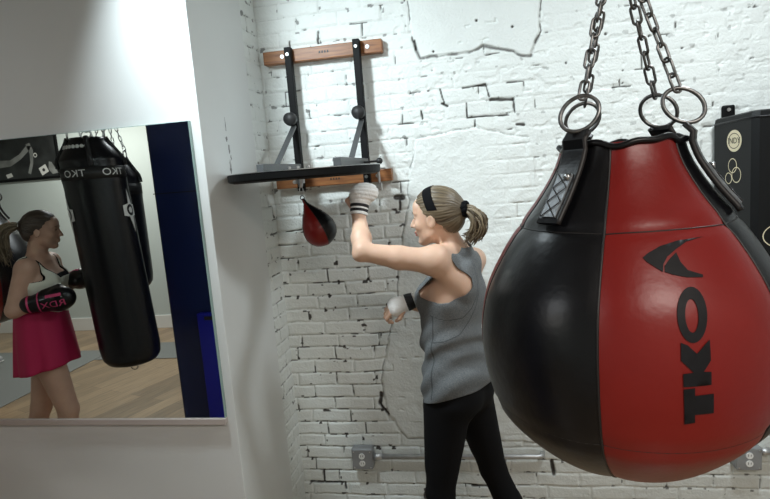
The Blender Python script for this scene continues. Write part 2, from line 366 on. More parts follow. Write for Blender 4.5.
# room shell
bm = bmesh.new(); box(bm, (-7.5, -5.65, FZ - .1), (3.3, .1, FZ)); struct(bm_obj('floor', bm, 'floor'))
bm = bmesh.new(); box(bm, (-7.5, -5.65, 2.95), (3.3, .1, 3.05)); struct(bm_obj('ceiling', bm, 'ceiling'))
bm = bmesh.new(); box(bm, (-7.5, -5.65, FZ), (3.3, -5.5, 2.95)); struct(bm_obj('wall_front', bm, 'backwall'))
bm = bmesh.new(); box(bm, (2.1, -5.5, FZ), (2.25, .05, 2.95)); struct(bm_obj('wall_right', bm, 'backright'))
bm = bmesh.new(); box(bm, (-7.5, -5.5, FZ), (-7.4, -.2, 2.95)); struct(bm_obj('wall_far_left', bm, 'backwall'))
bm = bmesh.new(); box(bm, (-7.4, -5.5, FZ), (2.1, -5.485, FZ + .18), bev=.004); struct(bm_obj('baseboard_front', bm, 'trim'))

# ------------------------------------------------------------------ mirror
MX0, MX1, MZ0, MZ1 = -2.95, -1.104, 0.775, 2.008
mir = thing('wall_mirror', 'large frameless wall mirror on the white plaster wall beside the brick corner', 'mirror', (-2.0, -.745, MZ0))
bm = bmesh.new(); box(bm, (MX0, -.7575, MZ0), (MX1, -.7405, MZ1)); bm_obj('mirror_backing', bm, 'mirroredge', mir)
M['channel'] = mat('pale_channel', (0.50, 0.44, 0.41), 0.5)
bm = bmesh.new(); box(bm, (MX0, -.768, MZ0 - .026), (MX1 + .002, -.7405, MZ0 + .001), bev=.002); bm_obj('bottom_channel', bm, 'channel', mir)
bm = bmesh.new(); box(bm, (MX0 + .002, -.760, MZ0 + .002), (MX1 - .002, -.7575, MZ1 - .002)); bm_obj('mirror_glass', bm, 'mirror', mir)

# ------------------------------------------------------------------ outlets and conduit
def receptacle(root, cx, cz, y):
    for dz in (.0205, -.0205):
        bm = bmesh.new(); cyl(bm, (cx, y, cz + dz), (cx, y - .004, cz + dz), .0165, seg=24); o = bm_obj('receptacle', bm, 'outletwhite', root)
        for dx, hh in ((-.006, .006), (.006, .005)):
            x0 = cx + dx; z0 = cz + dz + .002; mb = MB()
            p = [(x0 - .0011, z0 - hh), (x0 + .0011, z0 - hh), (x0 + .0011, z0 + hh), (x0 - .0011, z0 + hh)]
            mb.add(([(a, y - .0045, b) for a, b in p] + [(a, y - .003, b) for a, b in p], [(0, 1, 2, 3), (0, 1, 5, 4), (1, 2, 6, 5), (2, 3, 7, 6), (3, 0, 4, 7)])); mb.build('socket_slot', 'ink', o, False)
def outlet(cx, cz, label):
    t = thing('electrical_outlet', label, 'outlet', (cx, -.01, cz - .06), 'surface mounted outlets on the brick wall')
    bm = bmesh.new(); box(bm, (cx - .06, -.055, cz - .06), (cx + .06, .004, cz + .06), bev=.012, seg=3); bm_obj('junction_box', bm, 'boxgrey', t, True)
    bm = bmesh.new(); box(bm, (cx - .056, -.060, cz - .056), (cx + .056, -.0545, cz + .056), bev=.0025); bm_obj('cover_plate', bm, 'boxgrey', t)
    receptacle(t, cx, cz, -.060)
    for sx in (-1, 1):
        for sz in (-1, 1): bm = bmesh.new(); cyl(bm, (cx + sx * .045, -.0600, cz + sz * .045), (cx + sx * .045, -.0625, cz + sz * .045), .0035, seg=10); bm_obj('cover_screw', bm, 'steel', t)
    return t
outlet(-.706, .207, 'grey metal outlet box low on the brick wall left of the punching woman')
outlet(1.224, .227, 'grey metal outlet box low on the brick wall under the big hanging bag')
t = thing('conduit', 'galvanised conduit pipe running right from the left outlet box behind the woman', 'pipe', (-.64, -.03, .21))
mb = MB(); mb.add(tube_np([(-.646, -.032, .213), (.225, -.032, .219), (.243, -.030, .2195), (.253, -.02, .2197), (.256, .003, .2198)], .0135, 14)); mb.build('pipe', 'conduit', t)
mb = MB(); mb.add(tube_np([(-.647, -.032, .213), (-.60, -.032, .2133)], .0185, 14)); mb.build('connector', 'conduit', t)
bm = bmesh.new(); box(bm, (-.02, -.049, .205), (.0, .004, .233), bev=.003); bm_obj('pipe_strap', bm, 'conduit', t)
t = thing('conduit', 'short conduit pipe leaving the right outlet box at the photo\'s edge', 'pipe', (1.28, -.03, .23))
mb = MB(); mb.add(tube_np([(1.284, -.032, .255), (2.0, -.032, .262), (2.05, -.02, .262), (2.06, .003, .262)], .0135, 14)); mb.build('pipe', 'conduit', t)
mb = MB(); mb.add(tube_np([(1.283, -.032, .255), (1.33, -.032, .2555)], .0185, 14)); mb.build('connector', 'conduit', t)

# ------------------------------------------------------------------ speed bag platform
t = thing('speed_bag_platform', 'black speed bag platform on steel brackets bolted to two wooden boards', 'speed bag platform', (-.73, 0, 1.73))
for z0, z1 in ((2.328, 2.392), (1.702, 1.764)):
    bm = bmesh.new(); box(bm, (-1.035, -.044, z0), (-.425, .002, z1), bev=.004); b = bm_obj('mounting_board', bm, 'beam', t)
    mb = MB()
    for k in range(4): 
        x0 = -.745 + .014 * k; zz = (z0 + z1) / 2 - .004
        mb.add(([(x0, -.0446, zz), (x0 + .010, -.0446, zz), (x0 + .008, -.0446, zz + .012), (x0 + .002, -.0446, zz + .010)], [(0, 1, 2, 3)]))
    mb.build('burned_stamp', 'darkpiping', b, False)
XU = (-.894, -.547)
for i, x in enumerate(XU):
    bm = bmesh.new(); box(bm, (x - .017, -.082, 1.685), (x + .017, -.044, 2.396), bev=.003); bm_obj('upright', bm, 'blackmetal', t)
    ye = -.60 if i == 0 else -.66
    bm = bmesh.new(); box(bm, (x - .016, ye, 1.787), (x + .016, -.082, 1.822), bev=.002); box(bm, (x - .03, ye, 1.7852), (x + .016, -.09, 1.7895)); bm_obj('support_arm', bm, 'greymetal', t)
    bm = bmesh.new(); bar(bm, (x, -.088, 2.01), (x, -.40, 1.815), .024, .012, bev=.002); bm_obj('brace', bm, 'greymetal', t)
    bm = bmesh.new(); cyl(bm, (x - .017, -.085, 2.045), (x - .032, -.09, 2.045), .008, seg=12)
    cyl(bm, (x - .010, -.10, 2.045), (x - .010, -.128, 2.045), .034, .030, seg=20); cyl(bm, (x - .010, -.08, 2.045), (x - .010, -.10, 2.045), .010, seg=12); bm_obj('height_knob', bm, 'blackrubber', t, True)
    for z in (2.36, 1.733):
        bm = bmesh.new(); cyl(bm, (x, -.082, z), (x, -.089, z), .0085, seg=6); bm_obj('bolt', bm, 'steel', t)
        xb = x + (-.04 if i == 0 else .05); bm = bmesh.new(); cyl(bm, (xb, -.044, z), (xb, -.049, z), .010, seg=12); bm_obj('bolt', bm, 'steel', t)
    for y in (-.16, -.33, -.5): bm = bmesh.new(); cyl(bm, (x - .02, y, 1.789), (x - .02, y, 1.800), .007, seg=6); bm_obj('carriage_bolt', bm, 'steel', t)
CX, CY = -.735, -.49
prof = [(.0, 1.746), (.300, 1.746), (.322, 1.752), (.326, 1.758), (.326, 1.780), (.322, 1.785), (.0, 1.785)]
mb = MB(); mb.add(lathe([(max(r, .001), z) for r, z in prof], 72, (CX, CY, 0))); o = mb.build('platform_disc', 'blackmetal', t, False)
mb = MB(); mb.add(lathe([(.3262, 1.7835), (.3275, 1.7835), (.3275, 1.7862), (.3262, 1.7862)], 72, (CX, CY, 0))); mb.build('rim_strip', 'steel', t, False)
bm = bmesh.new(); box(bm, (-.82, CY - .07, 1.785), (-.70, CY + .07, 1.792), bev=.002); sp_ = bm_obj('swivel_plate', bm, 'blackmetal', t)
for a in range(6): bm = bmesh.new(); cyl(bm, (-.76 + .045 * cos(a), CY + .055 * sin(a), 1.792), (-.76 + .045 * cos(a), CY + .055 * sin(a), 1.803), .006, seg=8); bm_obj('plate_bolt', bm, 'steel', sp_)
bm = bmesh.new(); cyl(bm, (-.76, CY, 1.746), (-.76, CY, 1.728), .020, seg=20); cyl(bm, (-.76, CY, 1.728), (-.76, CY, 1.712), .011, .008, seg=16); bm_obj('ball_swivel', bm, 'steel', t)
mb = MB(); mb.add(tube_np([(-.76 + .008 * cos(a), CY, 1.697 + .016 * sin(a)) for a in np.linspace(0, 2 * pi, 17)[:-1]], .0022, 7, True)); mb.build('swivel_hook', 'steel', t)
bm = bmesh.new(); bmesh.ops.create_uvsphere(bm, u_segments=16, v_segments=10, radius=.016, matrix=Matrix.Translation((-.455, -.20, 1.802))); cyl(bm, (-.53, -.20, 1.802), (-.46, -.20, 1.802), .005, seg=10); bm_obj('side_knob', bm, 'blackrubber', t, True)
bm = bmesh.new(); cyl(bm, (-.45, -.28, 1.785), (-.45, -.28, 1.70), .006, seg=10); box(bm, (-.462, -.285, 1.665), (-.438, -.275, 1.70), bev=.003); bm_obj('release_pin', bm, 'steel', t)

# speed bag: swings to the right from the swivel
sb = thing('speed_bag', 'small red and black leather speed bag swinging under the platform', 'speed bag', (-.76, CY, 1.665))
top = np.array((-.757, CY, 1.662)); bot = np.array((-.668, CY + .02, 1.452)); ax = (bot - top); L = np.linalg.norm(ax); ax /= L
e1 = np.cross(ax, (0, 1, 0)); e1 /= np.linalg.norm(e1); e2 = np.cross(ax, e1)
SP = [(0.0, .004), (.10, .007), (.14, .012), (.22, .022), (.34, .042), (.48, .059), (.62, .0685), (.74, .069), (.85, .060), (.93, .044), (.98, .024), (1.0, .003)]
def sring(t0, r, a0, a1, n): return [top + ax * L * t0 + r * (cos(a) * e1 + sin(a) * e2) for a in np.linspace(a0, a1, n)]
ts = np.linspace(0, 1, 30); rs_ = 1.06 * np.interp(ts, [p[0] for p in SP], [p[1] for p in SP])
for q in range(4):
    a0 = radians(-118 + 90 * q); n = 13; V = []; Fc = []
    for tt, r in zip(ts, rs_): V += sring(tt, r, a0, a0 + pi / 2, n)
    for i in range(len(ts) - 1):
        for k in range(n - 1): Fc.append((i * n + k, i * n + k + 1, (i + 1) * n + k + 1, (i + 1) * n + k))
    mesh_obj('leather_panel', V, Fc, 'redleather' if q % 2 == 0 else 'blackleather', sb, True)
mb = MB()
for q in range(4):
    a0 = radians(-118 + 90 * q); mb.add(tube_np([top + ax * L * tt + (r + .0005) * (cos(a0) * e1 + sin(a0) * e2) for tt, r in zip(ts, rs_)], .0013, 6))
mb.build('seam', 'darkpiping', sb)
mb = MB(); mb.add(tube_np([top - ax * .004 + .009 * (cos(a) * e1 + sin(a) * np.array((0, 1, 0)) * 0 + sin(a) * (-ax)) for a in np.linspace(0, 2 * pi, 17)[:-1]], .002, 8, True)); mb.build('hanging_loop', 'blackleather', sb)
mb = MB()
for k in range(6):
    c = top + ax * L * (.16 + .05 * k) + (np.interp(.16 + .05 * k, ts, rs_) + .001) * (cos(-2.0) * e1 + sin(-2.0) * e2) * 1.0
    mb.add(tube_np([c - e1 * .007, c + e1 * .007], .0016, 6))
mb.build('lace', 'whiteprint', sb)

# ------------------------------------------------------------------ teardrop bags
TD = [(-.003, .0004), (-.001, .0235), (.0095, .0673), (.0267, .1095), (.0571, .1521), (.1047, .1953), (.1571, .2122), (.2047, .2178), (.2523, .2156), (.2999, .2045), (.3476, .1794), (.3952, .1475), (.4333, .1197), (.4713, .0970), (.498, .0862), (.511, .0835)]
TZ = np.array([p[0] for p in TD]); TR = np.array([p[1] for p in TD])
def smooth_profile(z):
    # piecewise cubic (Catmull-Rom on arc parameter) radius at height z
    return np.interp(z, ZS, RS)
_tt = np.linspace(0, len(TD) - 1, 400); _i = np.clip(_tt.astype(int), 0, len(TD) - 2); _f = _tt - _i
def _cr(A):
    P0 = A[np.clip(_i - 1, 0, None)]; P1 = A[_i]; P2 = A[_i + 1]; P3 = A[np.clip(_i + 2, None, len(A) - 1)]
    return .5 * ((2 * P1) + (-P0 + P2) * _f + (2 * P0 - 5 * P1 + 4 * P2 - P3) * _f ** 2 + (-P0 + 3 * P1 - 3 * P2 + P3) * _f ** 3)
ZS, RS = _cr(TZ), np.clip(_cr(TR), .0004, None)
def chain_links(mb, a, b, pitch=.0232, ll=.0325, lw=.0165, wr=.0021, tw=0.0):
    a = np.array(a, float); b = np.array(b, float); d = b - a; L = np.linalg.norm(d); d /= L; n = int(L / pitch)
    ref = np.cross(d, (0.3, 1, 0)); ref /= np.linalg.norm(ref); r2 = np.cross(d, ref)
    for k in range(n + 1):
        ang = tw + (pi / 2 if k % 2 else 0) + .25 * sin(k * 1.7); s = cos(ang) * ref + sin(ang) * r2
        c = a + d * pitch * k; P = []
        h = ll / 2 - lw / 2; R_ = lw / 2 - wr
        for q in range(20):
            t_ = 2 * pi * q / 20; P.append(c + s * R_ * cos(t_) + d * (R_ * sin(t_) + (h if sin(t_) >= 0 else -h)))
        mb.add(tube_np(P, wr, 7, True))
PANELS = np.cumsum([0, 66.5, 56.75, 56.75, 56.75, 56.75, 66.5]) * pi / 180
A0 = lambda v: np.array(v, float)
def teardrop(origin, seam0, label, name='teardrop_bag', sc=1.0, tilt=0.0, top_z=2.93, decal=True, strap_as=None):
    ox, oy, oz = origin
    t = thing(name, label, 'punching bag', (ox, oy, oz))
    def surf(th, z, off=0.0):
        z = np.asarray(z, float); th = np.asarray(th, float); r = np.interp(z, ZS, RS)
        dz = 1e-3; rr = (np.interp(z + dz, ZS, RS) - np.interp(z - dz, ZS, RS)) / (2 * dz)
        nl = np.sqrt(1 + rr ** 2); nr = 1 / nl; nz = -rr / nl
        k = (th - seam0) % (2 * pi); ds = np.min(np.abs(k[..., None] - PANELS), axis=-1) * r
        puff = .0045 * (1 - np.exp(-ds / .018)) * sstep(0.0, .03, z)
        for zs in (.120, .392): puff = puff - .0028 * np.exp(-((z - zs) / .006) ** 2)
        wob = .0016 * np.sin(th * 3 + z * 21) * np.sin(th * 5 - z * 13 + 1)
        R_ = (r + (puff + wob + off) * nr) * sc; Z_ = (z + (puff + off) * nz) * sc
        return np.stack([ox + R_ * np.cos(th), oy + R_ * np.sin(th), oz + Z_], -1)
    for q in range(6):
        n = 21; m = 90; th = np.linspace(seam0 + PANELS[q], seam0 + PANELS[q + 1], n)
        ii = np.unique(np.linspace(0, 399, m).astype(int)); zz = ZS[ii]; m = len(zz)
        Th, Z = np.meshgrid(th, zz, indexing='ij'); V = surf(Th, Z).reshape(-1, 3)
        idx = np.arange(n * m).reshape(n, m); Fq = np.stack([idx[:-1, :-1], idx[1:, :-1], idx[1:, 1:], idx[:-1, 1:]], -1).reshape(-1, 4)
        mesh_obj('leather_panel', V, Fq, 'redleather' if q % 2 == 0 else 'blackleather', t, True)
    mb = MB()
    for q in range(6):
        a = seam0 + PANELS[q]; zz = ZS[::6]; mb.add(tube_np(surf(np.full(len(zz), a), zz, .0002), .0019 * sc, 6))
    for zs in (.120, .392):
        a = np.linspace(0, 2 * pi, 121)[:-1]; mb.add(tube_np(surf(a, np.full(120, zs), .0004), .0011 * sc, 5, True))
    mb.build('seam_piping', 'darkpiping', t)
    # ragged black rim and lid
    a = np.linspace(0, 2 * pi, 97)[:-1]
    rim = surf(a, np.full(96, .503)); rim[:, 2] += sc * (.006 + .006 * np.sin(a * 5 + 1) * .5 + .002 * np.sin(a * 11)); 
    mb = MB(); mb.add(tube_np(rim, .0048 * sc, 8, True))
    lid = [[(ox + r * sc * cos(x), oy + r * sc * sin(x), oz + z * sc) for x in a] for r, z in ((.083, .505), (.070, .512), (.04, .508), (.001, .507))]
    mb.add(loft(lid)); mb.build('lid', 'blackleather', t)
    apex = np.array((ox, oy, oz + .505 * sc + .315 * sc))
    ring_c = []
    for si, (sa, fl) in enumerate(strap_as):
        w = .0175 * sc                               # half width of the strap
        ringc = np.array(surf(sa, .505)) + np.array((-.002 * cos(sa), -.002 * sin(sa), .050 * sc))
        u_t = np.array((-sin(sa), cos(sa), 0)); ring_c.append(ringc)
        rad_d = np.array((cos(sa), sin(sa), 0))
        zz = np.linspace(.503, .503 - fl, 22); pts = []
        for z in zz: pts.append(surf(sa, z, .009))
        pts = np.array(pts); top_ = ringc - np.array((0, 0, .026 * sc))
        path = np.vstack([top_ + rad_d * .002, (top_ + pts[0]) / 2 + rad_d * .007, pts])
        def band(path, w, th, u):
            V = []; Fc = []; n = len(path); T = np.gradient(path, axis=0); T /= np.linalg.norm(T, axis=1)[:, None]
            for i in range(n):
                N = np.cross(u, T[i]); N /= np.linalg.norm(N); 
                if N @ rad_d < 0: N = -N
                for sx, sn in ((-1, -1), (1, -1), (1, 1), (-1, 1)): V.append(path[i] + u * sx * w + N * sn * th)
            for i in range(n - 1):
                for k in range(4): k2 = (k + 1) % 4; Fc.append((i * 4 + k, i * 4 + k2, i * 4 + 4 + k2, i * 4 + 4 + k))
            Fc.append((3, 2, 1, 0)); b_ = (n - 1) * 4; Fc.append((b_, b_ + 1, b_ + 2, b_ + 3)); return V, Fc
        mb = MB(); mb.add(band(path, w, .004, u_t)); st = mb.build('strap', 'blackleather', t, False)
        mb = MB()
        for sx in (-1, 1): mb.add(tube_np(path + u_t * sx * w, .0042 * sc, 7))
        mb.build('strap_edge', 'darkpiping', st)
        if fl > .09:
            zz = np.linspace(.503 - .040, .503 - fl + .006, 16); pp = np.array([surf(sa, z, .0140) for z in zz])
            mb = MB(); mb.add(band(pp, w * .74, .0014, u_t)); pt = mb.build('silver_patch', 'silver', st, False)
            mb = MB(); n = len(pp)
            for k in range(3):
                i0 = int(n * k / 3); i1 = min(n - 1, int(n * (k + 1) / 3))
                for s_ in (-1, 1):
                    A = pp[i0] - u_t * s_ * w * .7; B = pp[i1] + u_t * s_ * w * .7
                    mb.add(tube_np([A + (B - A) * f_ + rad_d * .0022 + np.array((0, 0, .0012)) for f_ in np.linspace(0, 1, 5)], .0007, 5))
            mb.build('patch_stitching', 'darkpiping', pt)
            mb = MB(); mb.add(tube_np([pp[1] + u_t * w * .42, pp[1] + u_t * w * .42 + rad_d * .006], .0048, 12)); mb.build('rivet', 'steel', pt)
        # ring
        rr = .0262 * sc; d_up = (apex - ringc); d_up /= np.linalg.norm(d_up); s_ax = A0((.966, -.256 + .25 * sin(si * 2.3), 0)); s_ax /= np.linalg.norm(s_ax)
        mb = MB(); mb.add(tube_np([ringc + rr * (cos(x) * s_ax + sin(x) * d_up) for x in np.linspace(0, 2 * pi, 33)[:-1]], .0031 * sc, 9, True)); mb.build('ring', 'darksteel', t)
        mb = MB(); chain_links(mb, ringc + d_up * (rr + .008), apex, tw=si * .6); mb.build('chain', 'darksteel', t)
    bm = bmesh.new()
    bmesh.ops.create_uvsphere(bm, u_segments=20, v_segments=12, radius=.016, matrix=Matrix.Translation(tuple(apex + np.array((0, 0, .012)))))
    cyl(bm, tuple(apex), (ox, oy, apex[2] + .07), .011, seg=16); bm_obj('swivel', bm, 'steel', t, True)
    mb = MB(); chain_links(mb, (ox, oy, apex[2] + .075), (ox, oy, top_z - .03)); mb.build('hanging_chain', 'darksteel', t)
    bm = bmesh.new(); cyl(bm, (ox, oy, top_z + .03), (ox, oy, top_z + .005), .05, seg=24); cyl(bm, (ox, oy, top_z), (ox, oy, top_z - .035), .012, seg=12); bm_obj('ceiling_mount', bm, 'blackmetal', t)
    return t, surf
def decal(polys, fmap, name, m, parent, step=.006):
    """fill even-odd polygons given in 2-D, refine, map onto a surface with fmap(u, v)"""
    P = []; E_ = []
    for pl in polys:
        q = []
        n = len(pl)
        for i in range(n):
            a = np.array(pl[i], float); b = np.array(pl[(i + 1) % n], float); k = max(1, int(np.linalg.norm(b - a) / step))
            for j in range(k): q.append(a + (b - a) * j / k)
        o = len(P); P += q; E_ += [(o + i, o + (i + 1) % len(q)) for i in range(len(q))]
    A = np.array(P); lo = A.min(0); hi = A.max(0)
    gu, gv = np.meshgrid(np.arange(lo[0], hi[0], step), np.arange(lo[1], hi[1], step), indexing='ij')
    inside = np.zeros(gu.shape, bool); dmin = np.full(gu.shape, 9.0)
    for pl in polys: inside ^= in_poly(gu, gv, pl); dmin = np.minimum(dmin, seg_dist(gu, gv, list(pl) + [pl[0]]))
    sel = inside & (dmin > step * .4); G = np.stack([gu[sel], gv[sel]], -1)
    allp = [Vector(p) for p in P] + [Vector(g) for g in G.tolist()]
    vs, _, fs, *_ = delaunay_2d_cdt(allp, E_, [], 0, 1e-7)
    vs = np.array([tuple(v) for v in vs]); keep = []
    C_ = np.array([vs[list(f)].mean(0) for f in fs]); ins = np.zeros(len(C_), bool)
    for pl in polys: ins ^= in_poly(C_[:, 0], C_[:, 1], pl)
    keep = [tuple(f) for f, i in zip(fs, ins) if i]
    return mesh_obj(name, fmap(vs[:, 0], vs[:, 1]), keep, m, parent, True)
def text_polys(txt, size=1.0, bold=.02):
    c = bpy.data.curves.new('lettering', 'FONT'); c.body = txt; c.size = size; c.offset = bold * size; c.align_x = 'CENTER'; c.align_y = 'CENTER'; c.resolution_u = 4
    c.fill_mode = 'NONE'
    o = bpy.data.objects.new('lettering', c); COL.objects.link(o); bpy.context.view_layer.update()
    me = o.to_mesh(); co = [tuple(v.co)[:2] for v in me.vertices]; adj = {}
    for e in me.edges: a, b = e.vertices; adj.setdefault(a, []).append(b); adj.setdefault(b, []).append(a)
    loops = []; seen = set()
    for s in adj:
        if s in seen: continue
        lp = [s]; seen.add(s); cur = s
        while True:
            nx = [x for x in adj[cur] if x not in seen]
            if not nx: break
            cur = nx[0]; seen.add(cur); lp.append(cur)
        if len(lp) > 2: loops.append([co[i] for i in lp])
    o.to_mesh_clear(); bpy.data.objects.remove(o); bpy.data.curves.remove(c)
    return loops

TDO = (0.2145, -1.940, 1.254)
SEAM0 = radians(-111.5)
bag, tsurf = teardrop(TDO, SEAM0, 'huge red and black leather teardrop bag hanging on chains in the foreground',
                      strap_as=[(radians(-140.5), .105), (radians(-23), .105), (radians(-104.6 + 140), .06), (radians(-104.6 - 138), .06)])
DEC = __import__('json').loads('''{"letter_t": [[[-0.3621, 0.2102], [-0.3477, 0.2112], [-0.3475, 0.2016], [-0.3232, 0.2025], [-0.3224, 0.1775], [-0.3471, 0.1772], [-0.3463, 0.1668], [-0.3599, 0.165]]], "letter_k": [[[-0.3636, 0.266], [-0.355, 0.2625], [-0.344, 0.252], [-0.3307, 0.2636], [-0.3255, 0.2673], [-0.3262, 0.2428], [-0.3361, 0.2302], [-0.3262, 0.2294], [-0.3264, 0.2135], [-0.3621, 0.213], [-0.3624, 0.229], [-0.3491, 0.23], [-0.3645, 0.2451]]], "letter_o": [[[-0.3239, 0.2958], [-0.3256, 0.2889], [-0.3279, 0.2824], [-0.3309, 0.2765], [-0.3344, 0.2716], [-0.3384, 0.2678], [-0.3427, 0.2655], [-0.347, 0.2648], [-0.3513, 0.2656], [-0.3553, 0.2679], [-0.3588, 0.2717], [-0.3616, 0.2767], [-0.3636, 0.2826], [-0.3647, 0.2892], [-0.3646, 0.2961], [-0.3634, 0.3029], [-0.361, 0.3093], [-0.3576, 0.3151], [-0.3533, 0.3198], [-0.3485, 0.3234], [-0.3433, 0.3256], [-0.3382, 0.3263], [-0.3334, 0.3254], [-0.3294, 0.3231], [-0.3262, 0.3195], [-0.3242, 0.3147], [-0.3231, 0.309], [-0.3231, 0.3026]], [[-0.3365, 0.2951], [-0.3372, 0.291], [-0.3384, 0.2871], [-0.3398, 0.2836], [-0.3414, 0.2807], [-0.3432, 0.2784], [-0.3452, 0.2771], [-0.3471, 0.2766], [-0.349, 0.2771], [-0.3508, 0.2785], [-0.3523, 0.2807], [-0.3534, 0.2837], [-0.3542, 0.2872], [-0.3545, 0.2911], [-0.3543, 0.2952], [-0.3536, 0.2993], [-0.3524, 0.3031], [-0.3508, 0.3065], [-0.3488, 0.3094], [-0.3467, 0.3115], [-0.3444, 0.3128], [-0.3423, 0.3133], [-0.3403, 0.3128], [-0.3386, 0.3114], [-0.3373, 0.3093], [-0.3364, 0.3064], [-0.336, 0.303], [-0.336, 0.2991]]], "swoosh": [[[-0.281, 0.38], [-0.3189, 0.3761], [-0.3426, 0.3686], [-0.3609, 0.3608], [-0.3699, 0.3526], [-0.3729, 0.3442], [-0.3823, 0.3495], [-0.3946, 0.3564], [-0.4, 0.3611], [-0.3912, 0.3659], [-0.3683, 0.3733], [-0.3362, 0.378]], [[-0.3442, 0.3651], [-0.3418, 0.3538], [-0.3344, 0.3444], [-0.3129, 0.338], [-0.3144, 0.3352], [-0.339, 0.3367], [-0.3592, 0.3407], [-0.3702, 0.3441], [-0.3683, 0.351], [-0.3573, 0.3586]]]}''')
for k, polys in DEC.items():
    # polygons are angle (scaled to metres by .24) and height on the red panel
    decal([[tuple(p) for p in pl] for pl in polys], lambda u, v: tsurf(u / .24, v, .0012), 'printed_' + k, 'ink', bag, .007)

# ------------------------------------------------------------------ angular wall pad with round badges
pad = thing('wall_punching_pad', 'black angular padded wall bag with round cream badges behind the teardrop bag', 'wall pad', (1.4, 0, .95))
ring = [(1.085, -.012), (1.075, -.03), (1.128, -.26), (1.150, -.285), (1.62, -.285), (1.645, -.26), (1.70, -.03), (1.69, -.012)]
V = []
zs = [(.93, .80), (1.00, .95), (1.06, 1.0), (1.835, 1.0), (1.862, .985), (1.868, .95)]
cx0 = 1.39
rings = []
for z, s in zs:
    rings.append([(cx0 + (x - cx0) * s, y * (s if s < 1 else 1), z + (.012 if y < -.2 and z > 1.8 else 0)) for x, y in ring])
mb = MB(); mb.add(loft(rings)); mb.build('pad_body', 'padblack', pad, False)
mb = MB(); mb.add(tube_np([(x, y, z + .002) for (x, y), z in zip(ring[:], [1.838] * 2 + [1.85] * 4 + [1.838] * 2)], .0045, 6)); mb.build('edge_piping', 'blackleather', pad)
for xb in (1.1415, 1.6275):
    bm = bmesh.new(); box(bm, (xb - .027, -.012, 1.78), (xb + .027, -.004, 1.925), bev=.008); hb = bm_obj('hanging_bracket', bm, 'blackmetal', pad)
    bm = bmesh.new(); cyl(bm, (xb, -.012, 1.905), (xb, -.018, 1.905), .008, seg=12); bm_obj('bracket_bolt', bm, 'steel', hb)
fa = np.array((1.075, -.03, 0)); fb_ = np.array((1.128, -.26, 0)); fd = (fb_ - fa) / np.linalg.norm(fb_ - fa); fn = np.array((fd[1], -fd[0], 0))
if fn[0] > 0: fn = -fn
side = lambda u, v, off=.0012: fa[None] + fd[None] * u[:, None] + np.array((0, 0, 1.0))[None] * v[:, None] + fn[None] * off
front = lambda u, v, off=.0012: np.stack([u, np.full_like(u, -.285 - off), v], -1)
def circ(cx, cy, rx, ry=None, n=40): ry = ry or rx; return [(cx + rx * cos(2 * pi * k / n), cy + ry * sin(2 * pi * k / n)) for k in range(n)]
def annulus(cx, cy, rx, ry, w): return [circ(cx, cy, rx, ry), circ(cx, cy, rx - w, ry - w)]
def shift(loops, dx, dy, s=1, sx=1): return [[(x * s * sx + dx, y * s + dy) for x, y in l] for l in loops]
def badge(fm, cx, cz, r, txt, base):
    b = decal([circ(cx, cz, r)], fm, 'badge', 'cream', base, .02)
    decal(shift(text_polys(txt, 1.0), cx, cz, r * .78, .9 if fm is front else .9), lambda u, v: fm(u, v, .0022), 'badge_lettering', 'ink', b, .01)
    decal(annulus(cx, cz + 0, r * .78, r * .72, .003), lambda u, v: fm(u, v, .0020), 'badge_line', 'ink', b, .01)
badge(side, .135, 1.762, .047, 'INDY', pad)
# outlined boxing gloves printed under the side badge
mb_p = []
for (gx, gz, r) in ((.125, 1.655, .028), (.150, 1.615, .030), (.10, 1.60, .022)):
    mb_p = annulus(gx, gz, r, r * 1.15, .0035); decal(mb_p, side, 'glove_outline', 'cream', pad, .01)
badge(front, 1.275, 1.775, .052, 'INDY', pad)
decal(annulus(1.235, 1.617, .028, .020, .006), front, 'oval_print', 'cream', pad, .01); decal([circ(1.235, 1.617, .015, .008)], front, 'oval_print', 'cream', pad, .01)
decal(annulus(1.275, 1.355, .11, .062, .004), front, 'emblem_ring', 'cream', pad, .01)
decal(shift(text_polys('IND', 1.0, .03), 1.275, 1.35, .095), front, 'emblem_lettering', 'cream', pad, .01)

